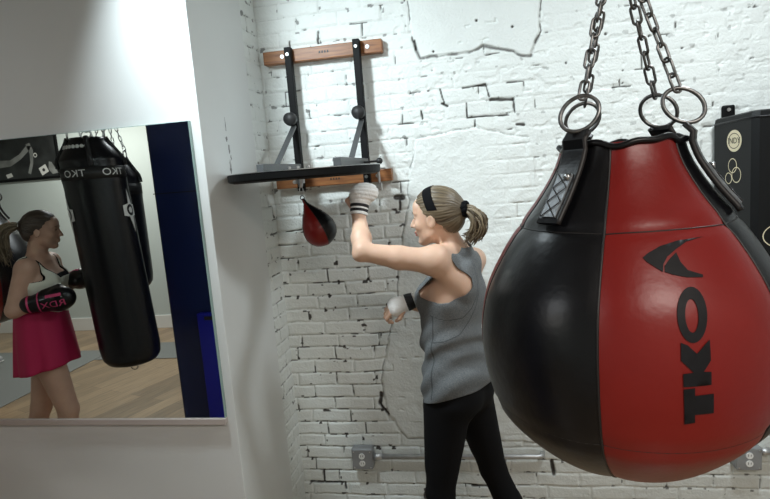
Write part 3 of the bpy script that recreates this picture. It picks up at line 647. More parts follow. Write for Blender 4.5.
# ------------------------------------------------------------------ reflected side of the gym
def heavy_bag(c, z0, z1, r, label, yaw, tilt, marks=True):
    cx, cy = c; t = thing('heavy_bag', label, 'punching bag', (cx, cy, z0), None)
    H_ = z1 - z0
    def P(th, z, off=0.0):
        z = np.asarray(z, float); th = np.asarray(th, float)
        prof_z = np.array([0, .004, .02, .05, .09, .12, H_ - .17, H_ - .13, H_ - .03, H_]); prof_r = np.array([.001, .55, .82, .95, .99, 1.0, 1.0, .99, .62, .55]) * r
        rr = np.interp(z, prof_z, prof_r) + off; k = tilt * (H_ - z)
        return np.stack([cx + rr * np.cos(th) + k, cy + rr * np.sin(th), z0 + z + 0 * rr], -1)
    a = np.linspace(0, 2 * pi, 65)[:-1]
    zz = np.concatenate([np.linspace(0, .12, 14), np.linspace(.14, H_ - .18, 20), np.linspace(H_ - .17, H_, 14)])
    rings = [[tuple(p) for p in P(a, np.full(64, z), .003 * sin(40 * z) * (z > H_ - .3))] for z in zz]
    mb = MB(); mb.add(loft(rings)); mb.build('bag_body', 'blackleather', t)
    mb = MB(); rb = [[tuple(p) for p in P(a, np.full(64, z), .003)] for z in (H_ - .245, H_ - .175)]; mb.add(loft(rb)); bd = mb.build('printed_band', 'blackrubber', t)
    wm = lambda u, v, off=.0045: P(yaw + u / r, v, off)
    for k in range(5 if marks else 0):
        du2 = -.465 + .216 * k
        decal(shift(text_polys('TKO', 1.0, .05), du2, H_ - .21, .056, 1.15), wm, 'bag_lettering', 'whiteprint', bd, .02)
    # spiky white emblem
    for du in ((-.322, .084) if marks else ()):
        zc = H_ - .44
        o = decal([[(du - .055, zc + .03), (du - .02, zc + .035), (du + .005, zc + .13), (du + .015, zc + .04), (du + .06, zc + .03), (du + .062, zc - .03), (du + .02, zc - .04), (du - .01, zc - .14), (du - .02, zc - .04), (du - .055, zc - .035)], circ(du, zc, .034, n=24), circ(du, zc, .018, n=20)], wm, 'bag_emblem', 'whiteprint', t, .02)
    mb = MB()
    for k in range(9):
        th = yaw - .75 + .19 * k; p = P(th, np.array(H_ - .055), .004); mb.add(tube_np([p, p + np.array((cos(th), sin(th), .3)) * .006], .011, 12))
    mb.build('grommet', 'whiteprint', t)
    apex = np.array((cx, cy, z1 + .45))
    for k in range(4):
        th = yaw + pi / 4 + k * pi / 2; p = P(th, np.array(H_ - .01), .0); q = p + np.array((0, 0, .05))
        mb = MB(); mb.add(tube_np([P(th, np.array(z), .006) for z in np.linspace(H_ - .17, H_, 8)], .014, 8)); mb.build('strap', 'webbing', t)
        mb = MB(); sdir = np.array((-sin(th), cos(th), 0)); up = np.array((0, 0, 1.0)); mb.add(tube_np([q - up * .02 + .03 * (cos(x) * sdir + sin(x) * up) for x in np.linspace(0, 2 * pi, 21)[:-1]], .004, 8, True)); mb.build('ring', 'steel', t)
        mb = MB(); chain_links(mb, q + up * .02, apex, .034, .045, .022, .0032); mb.build('chain', 'steel', t)
    mb = MB(); chain_links(mb, apex, (cx, cy, 2.90), .034, .045, .022, .0032); mb.build('hanging_chain', 'steel', t)
    bm = bmesh.new(); cyl(bm, (cx, cy, 2.96), (cx, cy, 2.93), .06); cyl(bm, (cx, cy, 2.93), (cx, cy, 2.89), .012); bm_obj('ceiling_mount', bm, 'blackmetal', t)
    mb = MB(); b0 = P(0, np.array(0.0)); b0 = np.array((cx + tilt * H_, cy, z0)); mb.add(tube_np([b0 + np.array((.024 * cos(x), 0, -.020 + .022 * sin(x))) for x in np.linspace(0, 2 * pi, 21)[:-1]], .0028, 7, True)); mb.build('bottom_ring', 'darksteel', t)
    return t
heavy_bag((-2.262, -1.71), .70, 2.085, .172, 'black heavy bag that the boxer in the magenta skirt is hitting, seen in the mirror', radians(100), .07)
heavy_bag((-2.41, -2.12), 1.08, 1.98, .165, 'black heavy bag hidden behind the first one, only its right edge showing in the mirror', radians(120), .0, False)
teardrop((-3.62, -2.20, .86), radians(31), 'black and red teardrop bag hanging behind the boxer\'s ponytail at the mirror\'s left edge', sc=1.7,
         strap_as=[(radians(45 + 90 * k), .06) for k in range(4)])

col_ = thing('padded_pillar', 'dark navy blue padded pillar at the right side of the mirror', 'pillar', (-1.8, -2.4, FZ))
bm = bmesh.new(); box(bm, (-2.14, -2.75, FZ), (-1.42, -2.13, 2.94), bev=.02, seg=3); bm_obj('pillar_padding', bm, 'navy', col_, False)
bm = bmesh.new(); box(bm, (-2.142, -2.752, 1.72), (-1.418, -2.128, 1.726)); bm_obj('padding_seam', bm, 'darkpiping', col_)
lit_slab = thing('lit_pillar_slab', 'bright blue slab painted as light on the lower navy pillar, low right in the mirror', 'mat', (-1.7, -2.08, FZ))
bm = bmesh.new(); box(bm, (-1.915, -2.127, FZ), (-1.44, -2.075, .905), bev=.008); bm_obj('slab_panel', bm, 'litblue', lit_slab)  # added slab, its colour paints the lit lower part of the pillar
bm = bmesh.new(); box(bm, (-1.86, -2.0755, .86), (-1.78, -2.0735, .885)); bm_obj('slab_tab', bm, 'webbing', lit_slab)
fm_ = thing('floor_mat', 'thin grey rubber mat on the wood floor behind the boxer in the mirror', 'mat', (-4.6, -3.3, FZ))
bm = bmesh.new(); box(bm, (-6.6, -4.55, FZ), (-4.44, -2.6, FZ + .008), bev=.003); bm_obj('mat_sheet', bm, 'greymat', fm_)
bm = bmesh.new(); box(bm, (-4.43, -4.80, FZ), (-3.4, -4.2, FZ + .008), bev=.003); bm_obj('mat_sheet', bm, 'greymat', fm_)

pic = thing('framed_poster', 'black framed dark poster on the far white wall, upper left of the mirror', 'poster', (-6.0, -5.49, 2.0))
X0, X1, Z0, Z1 = -7.0, -5.515, 2.012, 2.83
bm = bmesh.new()
for lo, hi in (((X0, -5.5, Z0), (X1, -5.47, Z0 + .035)), ((X0, -5.5, Z1 - .035), (X1, -5.47, Z1)), ((X0, -5.5, Z0), (X0 + .035, -5.47, Z1)), ((X1 - .035, -5.5, Z0), (X1, -5.47, Z1))): box(bm, lo, hi, bev=.004)
bm_obj('frame', bm, 'blackmetal', pic)
bm = bmesh.new(); box(bm, (X0 + .02, -5.5, Z0 + .02), (X1 - .02, -5.48, Z1 - .02)); pr = bm_obj('print', bm, 'posterblack', pic)
pf = lambda u, v, off=.0015: np.stack([u, np.full_like(u, -5.48 + off), v], -1)
# in real space +x of this wall is to the left for someone facing it, in the mirror it reads to the right
decal([[(-6.445, 2.312), (-6.265, 2.302), (-6.105, 2.372), (-5.985, 2.472), (-5.905, 2.472), (-5.945, 2.412), (-6.095, 2.302), (-6.265, 2.222), (-6.445, 2.212)]], pf, 'printed_arm', 'postergrey', pr, .05)
decal([[(-5.985, 2.492), (-5.925, 2.512), (-5.885, 2.412), (-5.915, 2.232), (-5.975, 2.092), (-6.015, 2.112), (-5.955, 2.252), (-5.945, 2.372)]], pf, 'printed_arm', 'postergrey', pr, .05)
decal([[(-5.845, 2.162), (-5.735, 2.212), (-5.695, 2.112), (-5.805, 2.062)], circ(-5.77, 2.137, .022)], pf, 'printed_square', 'posterwhite', pr, .05)
decal([[(-5.675, 2.242), (-5.635, 2.232), (-5.555, 2.082), (-5.645, 2.072), (-5.695, 2.142)]], pf, 'printed_wedge', 'postergrey', pr, .05)
decal([circ(-5.865, 2.342, .03), circ(-5.865, 2.342, .018)], pf, 'printed_disc', 'posterwhite', pr, .05)
decal([[(-6.365, 2.112), (-6.275, 2.132), (-6.255, 2.082), (-6.345, 2.062)]], pf, 'printed_square', 'posterwhite', pr, .05)

# ------------------------------------------------------------------ people: blended solid -> one continuous surface
A_ = lambda *p: np.array(p, float)
def unit(v): v = np.array(v, float); return v / np.linalg.norm(v)
class Field:
    def __init__(s, lo, hi, h):
        s.lo = np.array(lo, float); s.h = h; s.n = [int((hi[i] - lo[i]) / h) + 2 for i in range(3)]
        s.F = np.full(s.n, .3, np.float32); s.ax = [(s.lo[i] + h * np.arange(s.n[i])).astype(np.float32) for i in range(3)]
    def sub(s, lo, hi):
        sl = []
        for i in range(3):
            a = max(0, int((lo[i] - s.lo[i]) / s.h)); b = min(s.n[i], int((hi[i] - s.lo[i]) / s.h) + 2)
            if b <= a: return None
            sl.append(slice(a, b))
        g = np.meshgrid(*[s.ax[i][sl[i]] for i in range(3)], indexing='ij', copy=False)
        return tuple(sl), np.stack(g, -1)
    def put(s, d, sl, k, cut=False):
        f = s.F[sl]
        if cut: d = -d; h = np.clip(.5 - .5 * (f - d) / k, 0, 1); s.F[sl] = f * (1 - h) + d * h + k * h * (1 - h); return
        h = np.clip(.5 + .5 * (f - d) / k, 0, 1); s.F[sl] = f * (1 - h) + d * h - k * h * (1 - h)
    def cap(s, a, b, ra, rb, k=.015, lat=None, sc=1.0, off=0.0, cut=False):
        a = np.array(a, float); b = np.array(b, float); ra += off; rb += off; m = max(ra, rb) * max(sc, 1) + k * 1.5 + .01
        r = s.sub(np.minimum(a, b) - m, np.maximum(a, b) + m)
        if r is None: return
        sl, P = r; q = P - a.astype(np.float32); ab = b - a
        if lat is not None:
            l = unit(lat).astype(np.float32); q = q - l * ((q @ l) * (1 - 1 / sc))[..., None]; ab = ab - l * (ab @ l) * (1 - 1 / sc)
        t = np.clip((q @ ab) / (ab @ ab + 1e-9), 0, 1); d = np.linalg.norm(q - t[..., None] * ab, axis=-1) - (ra + (rb - ra) * t)
        s.put(d.astype(np.float32), sl, k, cut)
    def ell(s, c, axes, rad, k=.012, off=0.0, cut=False):
        c = np.array(c, float); rad = np.array(rad, float) + off; m = rad.max() + k * 1.5 + .01
        r = s.sub(c - m, c + m)
        if r is None: return
        sl, P = r; q = (P - c.astype(np.float32)) @ np.array(axes, float).T.astype(np.float32)
        k0 = np.linalg.norm(q / rad, axis=-1); k1 = np.linalg.norm(q / rad ** 2, axis=-1) + 1e-6
        s.put((k0 * (k0 - 1) / k1).astype(np.float32), sl, k, cut)
    def mesh(s):
        F = s.F; n = F.shape; ins = F < 0
        idx = np.full((n[0] - 1, n[1] - 1, n[2] - 1), -1, np.int64)
        cnt = np.zeros(idx.shape, np.int8)
        for dx in (0, 1):
            for dy in (0, 1):
                for dz in (0, 1): cnt += ins[dx:n[0] - 1 + dx, dy:n[1] - 1 + dy, dz:n[2] - 1 + dz]
        act = (cnt > 0) & (cnt < 8); I = np.argwhere(act); idx[act] = np.arange(len(I))
        acc = np.zeros((len(I), 3)); num = np.zeros(len(I))
        cor = [(a, b, c) for a in (0, 1) for b in (0, 1) for c in (0, 1)]
        val = {c: F[I[:, 0] + c[0], I[:, 1] + c[1], I[:, 2] + c[2]] for c in cor}
        for c in cor:
            for ax in range(3):
                if c[ax] == 0:
                    c2 = tuple(1 if i == ax else c[i] for i in range(3)); v0, v1 = val[c], val[c2]; x = (v0 < 0) != (v1 < 0)
                    t = np.where(x, v0 / np.where(x, v0 - v1, 1), 0)
                    for i in range(3): acc[:, i] += np.where(x, c[i] + (t if i == ax else 0), 0)
                    num += x
        V = (I + acc / num[:, None]) * s.h + s.lo; Q = []
        for ax in range(3):
            o = [i for i in range(3) if i != ax]; sl0 = [slice(1, -1)] * 3; sl0[ax] = slice(0, n[ax] - 1)
            sl1 = list(sl0); sl1[ax] = slice(1, n[ax]); sl1[o[0]] = sl0[o[0]]
            a = ins[tuple(sl0)]; b = ins[tuple(sl1)]; E2 = np.argwhere(a != b); base = E2 + 1; base[:, ax] -= 1
            fl = a[tuple(E2.T)]
            def at(d0, d1):
                p = base.copy(); p[:, o[0]] -= d0; p[:, o[1]] -= d1; return idx[p[:, 0], p[:, 1], p[:, 2]]
            q = np.stack([at(1, 1), at(0, 1), at(0, 0), at(1, 0)], -1)
            if ax == 1: fl = ~fl
            q[~fl] = q[~fl][:, ::-1]; Q.append(q)
        return V, np.concatenate(Q)
def relax(V, Q, it=2, lam=.5):
    E2 = np.concatenate([Q[:, [0, 1]], Q[:, [1, 2]], Q[:, [2, 3]], Q[:, [3, 0]]]); E2 = np.concatenate([E2, E2[:, ::-1]])
    dg = np.bincount(E2[:, 0], minlength=len(V))[:, None] + 1e-9
    for _ in range(it):
        s = np.stack([np.bincount(E2[:, 0], V[E2[:, 1], i], minlength=len(V)) for i in range(3)], -1); V = V + lam * (s / dg - V)
    return V
def normals(V, Fc):
    N = np.zeros_like(V); n = np.cross(V[Fc[:, 1]] - V[Fc[:, 0]], V[Fc[:, 2]] - V[Fc[:, 0]])
    for k in range(3): np.add.at(N, Fc[:, k], n)
    return N / (np.linalg.norm(N, axis=1)[:, None] + 1e-12)
def tri(Q): return np.concatenate([Q[:, [0, 1, 2]], Q[:, [0, 2, 3]]]) if Q.shape[1] == 4 else Q
def clip(V, T, g):
    """keep the part of a triangle mesh where g > 0, cutting triangles exactly on the line"""
    pos = g > 0; c = pos[T].sum(1); full = T[c == 3]; out = [full]; nv = [V]; base = len(V); cache = {}; new = []; faces = []
    def mid(i, j):
        key = (min(i, j), max(i, j))
        if key not in cache:
            t = g[i] / (g[i] - g[j]); cache[key] = base + len(new); new.append(V[i] + (V[j] - V[i]) * t)
        return cache[key]
    for t3 in T[(c > 0) & (c < 3)]:
        for r in range(3):
            a, b, d = t3[r], t3[(r + 1) % 3], t3[(r + 2) % 3]
            if pos[a] and not pos[b] and not pos[d]: faces.append((a, mid(a, b), mid(a, d))); break
            if pos[a] and pos[b] and not pos[d]: m1 = mid(b, d); m2 = mid(a, d); faces += [(a, b, m1), (a, m1, m2)]; break
    V2 = np.vstack([V] + ([np.array(new)] if new else [])); F2 = np.vstack([full] + ([np.array(faces)] if faces else []))
    used = np.unique(F2); rm = np.full(len(V2), -1); rm[used] = np.arange(len(used)); return V2[used], rm[F2]
def smooth_obj(name, V, Fc, m, parent, attrs=None, thick=0.0):
    o = mesh_obj(name, V, Fc, m, parent, True, attrs)
    if thick:
        md = o.modifiers.new('thickness', 'SOLIDIFY'); md.thickness = thick; md.offset = 0
    return o

def head_prims(F, O, f, l, u, off=0.0, k=.012, face=True):
    P = lambda a, b, c: O + f * a + l * b + u * c
    ax = np.array([f, l, u])
    F.ell(P(-.012, 0, .026), ax, (.094, .076, .090), k, off)
    if not face: return
    F.ell(P(.030, 0, -.022), ax, (.062, .060, .078), .02, off)           # face mass
    F.cap(P(.015, .042, -.060), P(.058, .010, -.088), .018, .017, .018)  # jaw lines
    F.cap(P(.015, -.042, -.060), P(.058, -.010, -.088), .018, .017, .018)
    F.ell(P(.068, 0, -.090), ax, (.018, .020, .015), .012)               # chin
    F.ell(P(.068, 0, .048), ax, (.022, .05, .035), .02)                  # brow and forehead
    F.cap(P(.088, 0, .012), P(.105, 0, -.022), .007, .0095, .009)        # nose
    F.ell(P(.1075, 0, -.026), ax, (.0085, .0095, .0075), .006)
    for s in (-1, 1):
        F.ell(P(.094, s * .010, -.029), ax, (.007, .006, .006), .005)
        F.ell(P(.084, s * .031, .011), ax, (.014, .019, .012), .010, cut=True)   # eye socket
        F.ell(P(.072, s * .031, .009), ax, (.0125, .0135, .0115), .003)         # lids over the eyeball
        F.ell(P(.058, s * .042, -.022), ax, (.022, .018, .020), .012)           # cheek
        F.cap(P(.088, s * .012, .026), P(.070, s * .047, .026), .006, .005, .010)  # brow ridge
        # ear
        F.ell(P(-.006, s * .081, -.006), ax, (.019, .010, .031), .005)
        F.ell(P(-.003, s * .092, -.004), ax, (.009, .006, .018), .004, cut=True)
    F.ell(P(.090, 0, -.051), ax, (.0085, .022, .0065), .005); F.ell(P(.0875, 0, -.063), ax, (.0085, .019, .0065), .005)  # lips
    F.cap(P(.096, .017, -.057), P(.096, -.017, -.057), .0022, .0022, .003, cut=True)
def hand_prims(F, wr, d, n, side, r=1.0, curl=1.25, k=.005):
    """d = hand direction, n = back-of-hand normal, side = towards the thumb"""
    d = unit(d); n = unit(n - d * (n @ d)); side = unit(side - d * (side @ d) - n * (side @ n)); ax = np.array([d, side, n])
    F.ell(wr + d * .048, ax, (.050 * r, .040 * r, .017 * r), .010)
    F.cap(wr - d * .01, wr + d * .03, .024 * r, .024 * r, .012, lat=side, sc=1.15)
    for i, (o, L) in enumerate(((.028, .92), (.010, 1.0), (-.009, .95), (-.027, .78))):
        p = wr + d * (.088 - .004 * abs(i - 1)) * r + side * o * r; dirv = d.copy(); a = 0
        for j, ln in enumerate((.040, .026, .020)):
            a += curl * (.75, 1.0, .7)[j]; dv = d * cos(a) - n * sin(a); q = p + dv * ln * L * r
            F.cap(p, q, (.0092, .0085, .0078)[j] * r, (.0085, .0078, .007)[j] * r, .003); p = q
    p = wr + d * .028 * r + side * .030 * r - n * .008; q = p + unit(d * .7 + side * .55 - n * .5) * .038 * r; F.cap(p, q, .0125 * r, .0105 * r, .006)
    q2 = q + unit(d * .6 - side * .35 - n * .55) * .030 * r; F.cap(q, q2, .0100 * r, .0085 * r, .004)

def hair_shell(name, m, O, f, l, u, knot, parent, h=.003, hairline=None, thick=.010, wave=.0018):
    H = Field(O - .15, O + .15, h); head_prims(H, O, f, l, u, off=thick, face=False)
    H.ell(O - f * .060 - u * .010, np.array([f, l, u]), (.048, .060, .055), .02)
    H.cap(O - f * .07 + u * .02, knot, .045, .018, .03)
    V, Q = H.mesh(); V = relax(V, Q, 2); T = tri(Q); R_ = V - O; a = R_ @ f; b = R_ @ l; c = R_ @ u
    kx, kz = (knot - O) @ f, (knot - O) @ u
    ang = np.arctan2(b, np.hypot(a - kx, c - kz) * 0 + (c - kz) + .35 * (a - kx)) 
    # strands run from the hairline to the knot: azimuth around the knot axis
    axk = unit(A_(kx - .03, 0, kz - .03)); e1 = unit(np.cross(axk, (0, 1, 0))); p3 = np.stack([a - kx, b, c - kz], -1)
    az = np.arctan2(p3 @ e1, b); dist = np.linalg.norm(p3, axis=1)
    st = .5 + .5 * np.sin(az * 46 + 3 * np.sin(dist * 40)) * (.6 + .4 * np.sin(az * 17 + 1)); st2 = fbm(az * 6 + 20, dist * 2.5 + 5, 2.2, 5, 4)
    N = normals(V, T); V = V + N * ((st - .5) * wave + (st2 - .5) * .006)[:, None]
    hu = [-.20, -.085, -.06, -.030, -.012, .012, .035, .06, .085, .15]; hf = hairline or [-.5, -.090, -.070, -.042, -.026, .006, .024, .046, .062, .082]
    lim = np.interp(c, hu, hf) + .004 * np.sin(b * 160) + .003 * np.sin(c * 300)
    g = lim - a
    att = np.clip(.15 + .9 * (st2 - .3) + .35 * (st - .5), 0, 1)
    # carry the attribute through the cut by sampling the nearest original value
    V2, F2 = clip(np.hstack([V, att[:, None]]), T, g)
    return smooth_obj(name, V2[:, :3], F2, m, parent, {'strand': V2[:, 3]}, .003)
def ponytail(name, m, paths, parent, n=110, spread=.020, seed=1, rad=.0016):
    rs = np.random.default_rng(seed); mb = MB(); att = []
    C = np.array(paths, float); tt = np.linspace(0, 1, 14); seg = np.linspace(0, 1, len(C)); base = np.stack([np.interp(tt, seg, C[:, i]) for i in range(3)], -1)
    for _ in range(3): base[1:-1] = (base[:-2] + 2 * base[1:-1] + base[2:]) / 4
    for k in range(n):
        o = rs.normal(size=3); o *= rs.random() ** .4 / np.linalg.norm(o); w = spread * (.28 + 1.1 * np.sin(np.minimum(tt * 1.25, 1) * pi * .62))
        end = .82 + .25 * rs.random(); P = base + o[None] * w[:, None] + .003 * np.sin(tt * 5 + rs.random() * 6)[:, None] * rs.normal(size=3)[None]
        e = int(len(P) * min(1, end)); P = P[:max(6, e)]; P[-1] += rs.normal(size=3) * .008
        r = rad * (1.35 - .9 * np.linspace(0, 1, len(P)) ** 2); nb = len(mb.v); mb.add(tube_np(P, r * (1 + rs.random()), 5)); att += [float(np.clip(rs.normal(.45, .3), 0, 1))] * (len(mb.v) - nb)
    return mesh_obj(name, mb.v, mb.f, m, parent, True, {'strand': att})
def eye_detail(O, f, l, u, parent, side):
    mb = MB()
    for s in side:
        c = O + f * .0775 + l * s * .031 + u * .008
        mb.add(tube_np([c + l * s * (-.011) + u * .0012 + f * .004, c + f * .0075 + u * .001, c + l * s * .011 + u * .0002 + f * .001], [.0012, .0024, .0012], 6))
    mb.build('eye', 'eye', parent)
    mb = MB()
    for s in side:
        c = O + f * .086 + l * s * .030 + u * .028
        mb.add(tube_np([c + l * s * (-.014) + u * -.001 + f * .004, c + u * .003 + f * .002, c + l * s * .018 - f * .007], [.0013, .0019, .0009], 6))
    mb.build('eyebrow', 'darkhair', parent)

# ============================================================ the woman at the speed bag
w = thing('person', 'woman in grey racerback tank and black leggings punching the speed bag', 'person', (-.13, -.62, FZ))
rt = unit((.45, .89, 0)); fd_ = unit((-.89, .45, 0)); up = A_(0, 0, 1)
hf_ = unit((-.955, .27, -.04)); hl = unit(np.cross(up, hf_)); hu_ = unit(np.cross(hf_, hl))
HO = A_(-.171, -.62, 1.552)
def torso(F, off=0.0, loose=0.0):
    pel = A_(-.125, -.62, .87); wai = A_(-.135, -.62, 1.06); ch = A_(-.118, -.605, 1.23); uc = A_(-.098, -.605, 1.345)
    F.cap(pel - up * .035, pel + up * .03, .112, .106, .03, lat=rt, sc=1.42, off=off + loose)
    F.cap(pel + up * .03, wai, .104, .086, .03, lat=rt, sc=1.38, off=off + loose)
    F.cap(wai, ch, .086, .100, .03, lat=rt, sc=1.36, off=off + loose * .6)
    F.cap(ch, uc, .100, .072, .03, lat=rt, sc=1.55, off=off)
    F.cap(wai + fd_ * .02, ch + fd_ * .03, .088, .090, .03, lat=rt, sc=1.25, off=off + loose)
    for s in (-1, 1):
        F.ell(ch + fd_ * .085 + rt * s * .062 - up * .005, np.array([fd_, rt, up]), (.052, .055, .055), .03, off)       # bust
        F.ell(pel - fd_ * .044 + rt * s * .060 - up * .035, np.array([fd_, rt, up]), (.070, .076, .085), .03, off + loose * .5)
LSH, LEL, LWR = A_(-.180, -.750, 1.398), A_(-.447, -.785, 1.455), A_(-.488, -.610, 1.585)
RSH, REL, RWR = A_(-.035, -.44, 1.345), A_(-.10, -.385, 1.085), A_(-.330, -.515, 1.185)
LH, LK, LA = A_(-.165, -.70, .83), A_(-.222, -.725, .435), A_(-.185, -.72, -.03)
RH, RK, RA = A_(-.085, -.545, .83), A_(-.005, -.515, .425), A_(.140, -.53, -.02)
def legs(F, off=0.0):
    for H_, K_, An in ((LH, LK, LA), (RH, RK, RA)):
        F.cap(H_ - up * .02, K_, .088, .053, .03, off=off); F.cap(K_, K_ + (An - K_) * .35 - fd_ * .012, .050, .053, .02, off=off)
        F.cap(K_ + (An - K_) * .35 - fd_ * .012, An, .052, .032, .02, off=off)
        F.cap(H_ + (K_ - H_) * .1 + fd_ * .02, K_ + (H_ - K_) * .3 + fd_ * .012, .072, .05, .03, off=off)
B = Field((-.60, -.90, FZ), (.36, -.22, 1.71), .0045)
torso(B); legs(B)
C7 = A_(-.092, -.612, 1.405)
B.cap(A_(-.100, -.610, 1.345), LSH + rt * .01 + up * .004, .060, .050, .025); B.cap(A_(-.090, -.605, 1.345), RSH, .058, .048, .025)   # shoulder girdle
B.cap(C7 - up * .04, HO - hf_ * .028 - up * .05, .052, .047, .028)                     # neck
B.cap(C7 + up * .01, LSH + rt * .03 + up * .02, .032, .034, .03); B.cap(C7 + up * .01, RSH - rt * .03 + up * .02, .030, .032, .03)   # trapezius
B.ell(LSH + A_(-.004, .0, .002), np.eye(3), (.058, .050, .054), .03)                    # deltoid
B.ell(A_(-.065, -.690, 1.30), np.array([fd_, rt, up]), (.026, .052, .066), .03)         # shoulder blade
B.cap(A_(-.085, -.70, 1.28), LSH + A_(.02, .02, -.035), .040, .034, .03)                # armpit fold / lat
B.cap(LSH, LSH + (LEL - LSH) * .5 - up * .004, .049, .044, .02); B.cap(LSH + (LEL - LSH) * .5 - up * .004, LEL, .045, .034, .015)
B.cap(LEL + A_(-.014, -.01, -.010), LEL + A_(0, 0, .01), .024, .03, .012)
B.cap(LEL, LEL + (LWR - LEL) * .35, .036, .040, .015); B.cap(LEL + (LWR - LEL) * .35, LWR, .039, .026, .012)
B.cap(RSH, REL, .045, .036, .02); B.cap(REL, REL + (RWR - REL) * .35, .037, .037, .012); B.cap(REL + (RWR - REL) * .35, RWR, .036, .025, .012)
LHD = unit(A_(.10, .30, .92)); RHD = unit(A_(-.95, -.2, -.28))
hand_prims(B, LWR + LHD * .005, LHD, unit((.25, -.95, 0)), A_(-1, 0, 0), 1.0, 1.3)
hand_prims(B, RWR, RHD, unit((-.2, -.55, .8)), A_(-.2, -.8, -.2), .95, 1.0)
head_prims(B, HO, hf_, hl, hu_)
for An, dr in ((LA, unit((-.95, .1, 0))), (RA, unit((-.75, .65, 0)))):
    B.cap(An - dr * .03 - up * .045, An + dr * .12 - up * .06, .030, .024, .02)
BV, BQ = B.mesh(); BV = relax(BV, BQ, 1, .4)
body = smooth_obj('body', BV, BQ, 'skin', w)
LO = HO
eye_detail(HO, hf_, hl, hu_, w, (1, -1))
mb = MB(); cL = HO + hf_ * .0965 - hu_ * .057
V, T = BV, tri(BQ); R_ = V - HO; a = R_ @ hf_; b = R_ @ hl; c = R_ @ hu_
g = np.minimum(.0085 - abs(c + .057), .021 - abs(b)); g = np.minimum(g, a - .084)
LV, LF = clip(V + normals(V, T) * .0006, T, g)
if len(LF): smooth_obj('lips', LV, LF, 'lips', w)
# leggings
G = Field((-.35, -.88, FZ + .04), (.30, -.40, 1.03), .006); torso(G, .004); legs(G, .004)
V, Q = G.mesh(); V = relax(V, Q, 1); T = tri(Q); g = np.minimum(.985 - V[:, 2], V[:, 2] - .0); V2, F2 = clip(V, T, g); smooth_obj('leggings', V2, F2, 'legging', w, None, .002)
# tank top
G = Field((-.42, -.92, .78), (.12, -.34, 1.45), .005); torso(G, .006, .010)
G.cap(A_(-.090, -.605, 1.345), C7 + up * .0, .066, .058, .03); G.cap(A_(-.098, -.610, 1.345), LSH + rt * .01, .064, .056, .025); G.cap(A_(-.090, -.605, 1.345), RSH, .063, .054, .025)
G.ell(A_(-.065, -.690, 1.30), np.array([fd_, rt, up]), (.032, .058, .072), .03); G.cap(A_(-.085, -.70, 1.28), LSH + A_(.02, .02, -.035), .046, .038, .03)
G.cap(A_(-.13, -.62, .80), A_(-.13, -.62, .90), .124, .116, .03, lat=rt, sc=1.40)
V, Q = G.mesh(); V = relax(V, Q, 2); T = tri(Q); N = normals(V, T)
q = V - A_(-.115, -.607, 0); lat = q @ rt; fr = q @ fd_; z = V[:, 2]
# loose cloth folds: sweep from the front hip up to the back
fold = np.sin((z * 1.0 + fr * .75 + .35 * lat) * 62 + 5 * fbm(fr + 3, z, 5, 40, 2)) * sstep(1.20, 1.02, z) * (.25 + .75 * fbm(fr + 5, z, 6, 41, 2))
V = V + N * (fold * .009 + .004 * (fbm(fr + 4, z + lat, 12, 42, 3) - .5))[:, None]
back = fr < .02
hw_b = np.interp(z, [1.10, 1.215, 1.235, 1.262, 1.29, 1.32, 1.355, 1.40, 1.44], [.5, .5, .150, .105, .076, .070, .098, .125, .135])
hw_f = np.interp(z, [1.10, 1.225, 1.245, 1.265, 1.30, 1.36, 1.44], [.5, .5, .135, .115, .112, .122, .135])
t_ = sstep(-.03, .045, fr); hw = hw_b * (1 - t_) + hw_f * t_
g = hw - abs(lat)
neckb = 1.430 - z + 2.0 * np.maximum(0, abs(lat) - .030); neckf = (1.30 + .9 * np.maximum(0, abs(lat) - .035)) - z
g = np.minimum(g, np.where(fr > -.005, np.where(abs(lat) > .13, 1, 1) * (neckf if False else (neckf * sstep(-.005, .05, fr) + neckb * (1 - sstep(-.005, .05, fr)))), neckb))
hem = z - (.845 + .035 * np.clip(-fr, -.12, .15) / .12 + .006 * np.sin(lat * 20)); g = np.minimum(g, hem)
V2, F2 = clip(V, T, g); tank = smooth_obj('tank_top', V2, F2, 'heather', w, None, .0025)
# raised seam that curves under the shoulder blade, and a side seam
def on_tank(targets):
    P = []
    for p in targets:
        d = np.linalg.norm(V2 - np.array(p), axis=1); P.append(V2[d.argmin()])
    P = np.array(P)
    for _ in range(2): P[1:-1] = (P[:-2] + 2 * P[1:-1] + P[2:]) / 4
    return P
bo = A_(-.115, -.607, 0)
def tp(la, fr_, zz): return bo + rt * la + fd_ * fr_ + up * zz
q2 = V2 - bo; az = np.arctan2(q2 @ rt, -(q2 @ fd_)) * .125; N2 = normals(V2, F2)
for line in ([(-100, 1.075), (-80, 1.085), (-58, 1.105), (-38, 1.145), (-20, 1.20), (-10, 1.26), (-8, 1.32), (-10, 1.38)], [(-100, 1.185), (-75, 1.165), (-50, 1.17), (-32, 1.20), (-20, 1.24), (-16, 1.30), (-16, 1.38)], [(-96, 1.18), (-98, 1.05), (-95, .86)]):
    d2 = seg_dist(az, V2[:, 2], [(radians(a_) * .125, z_) for a_, z_ in line]); Vs, Fs = clip(V2 + N2 * .0016, F2, .0022 - d2)
    if len(Fs): smooth_obj('tank_seam', Vs, Fs, 'heatherdark', tank)
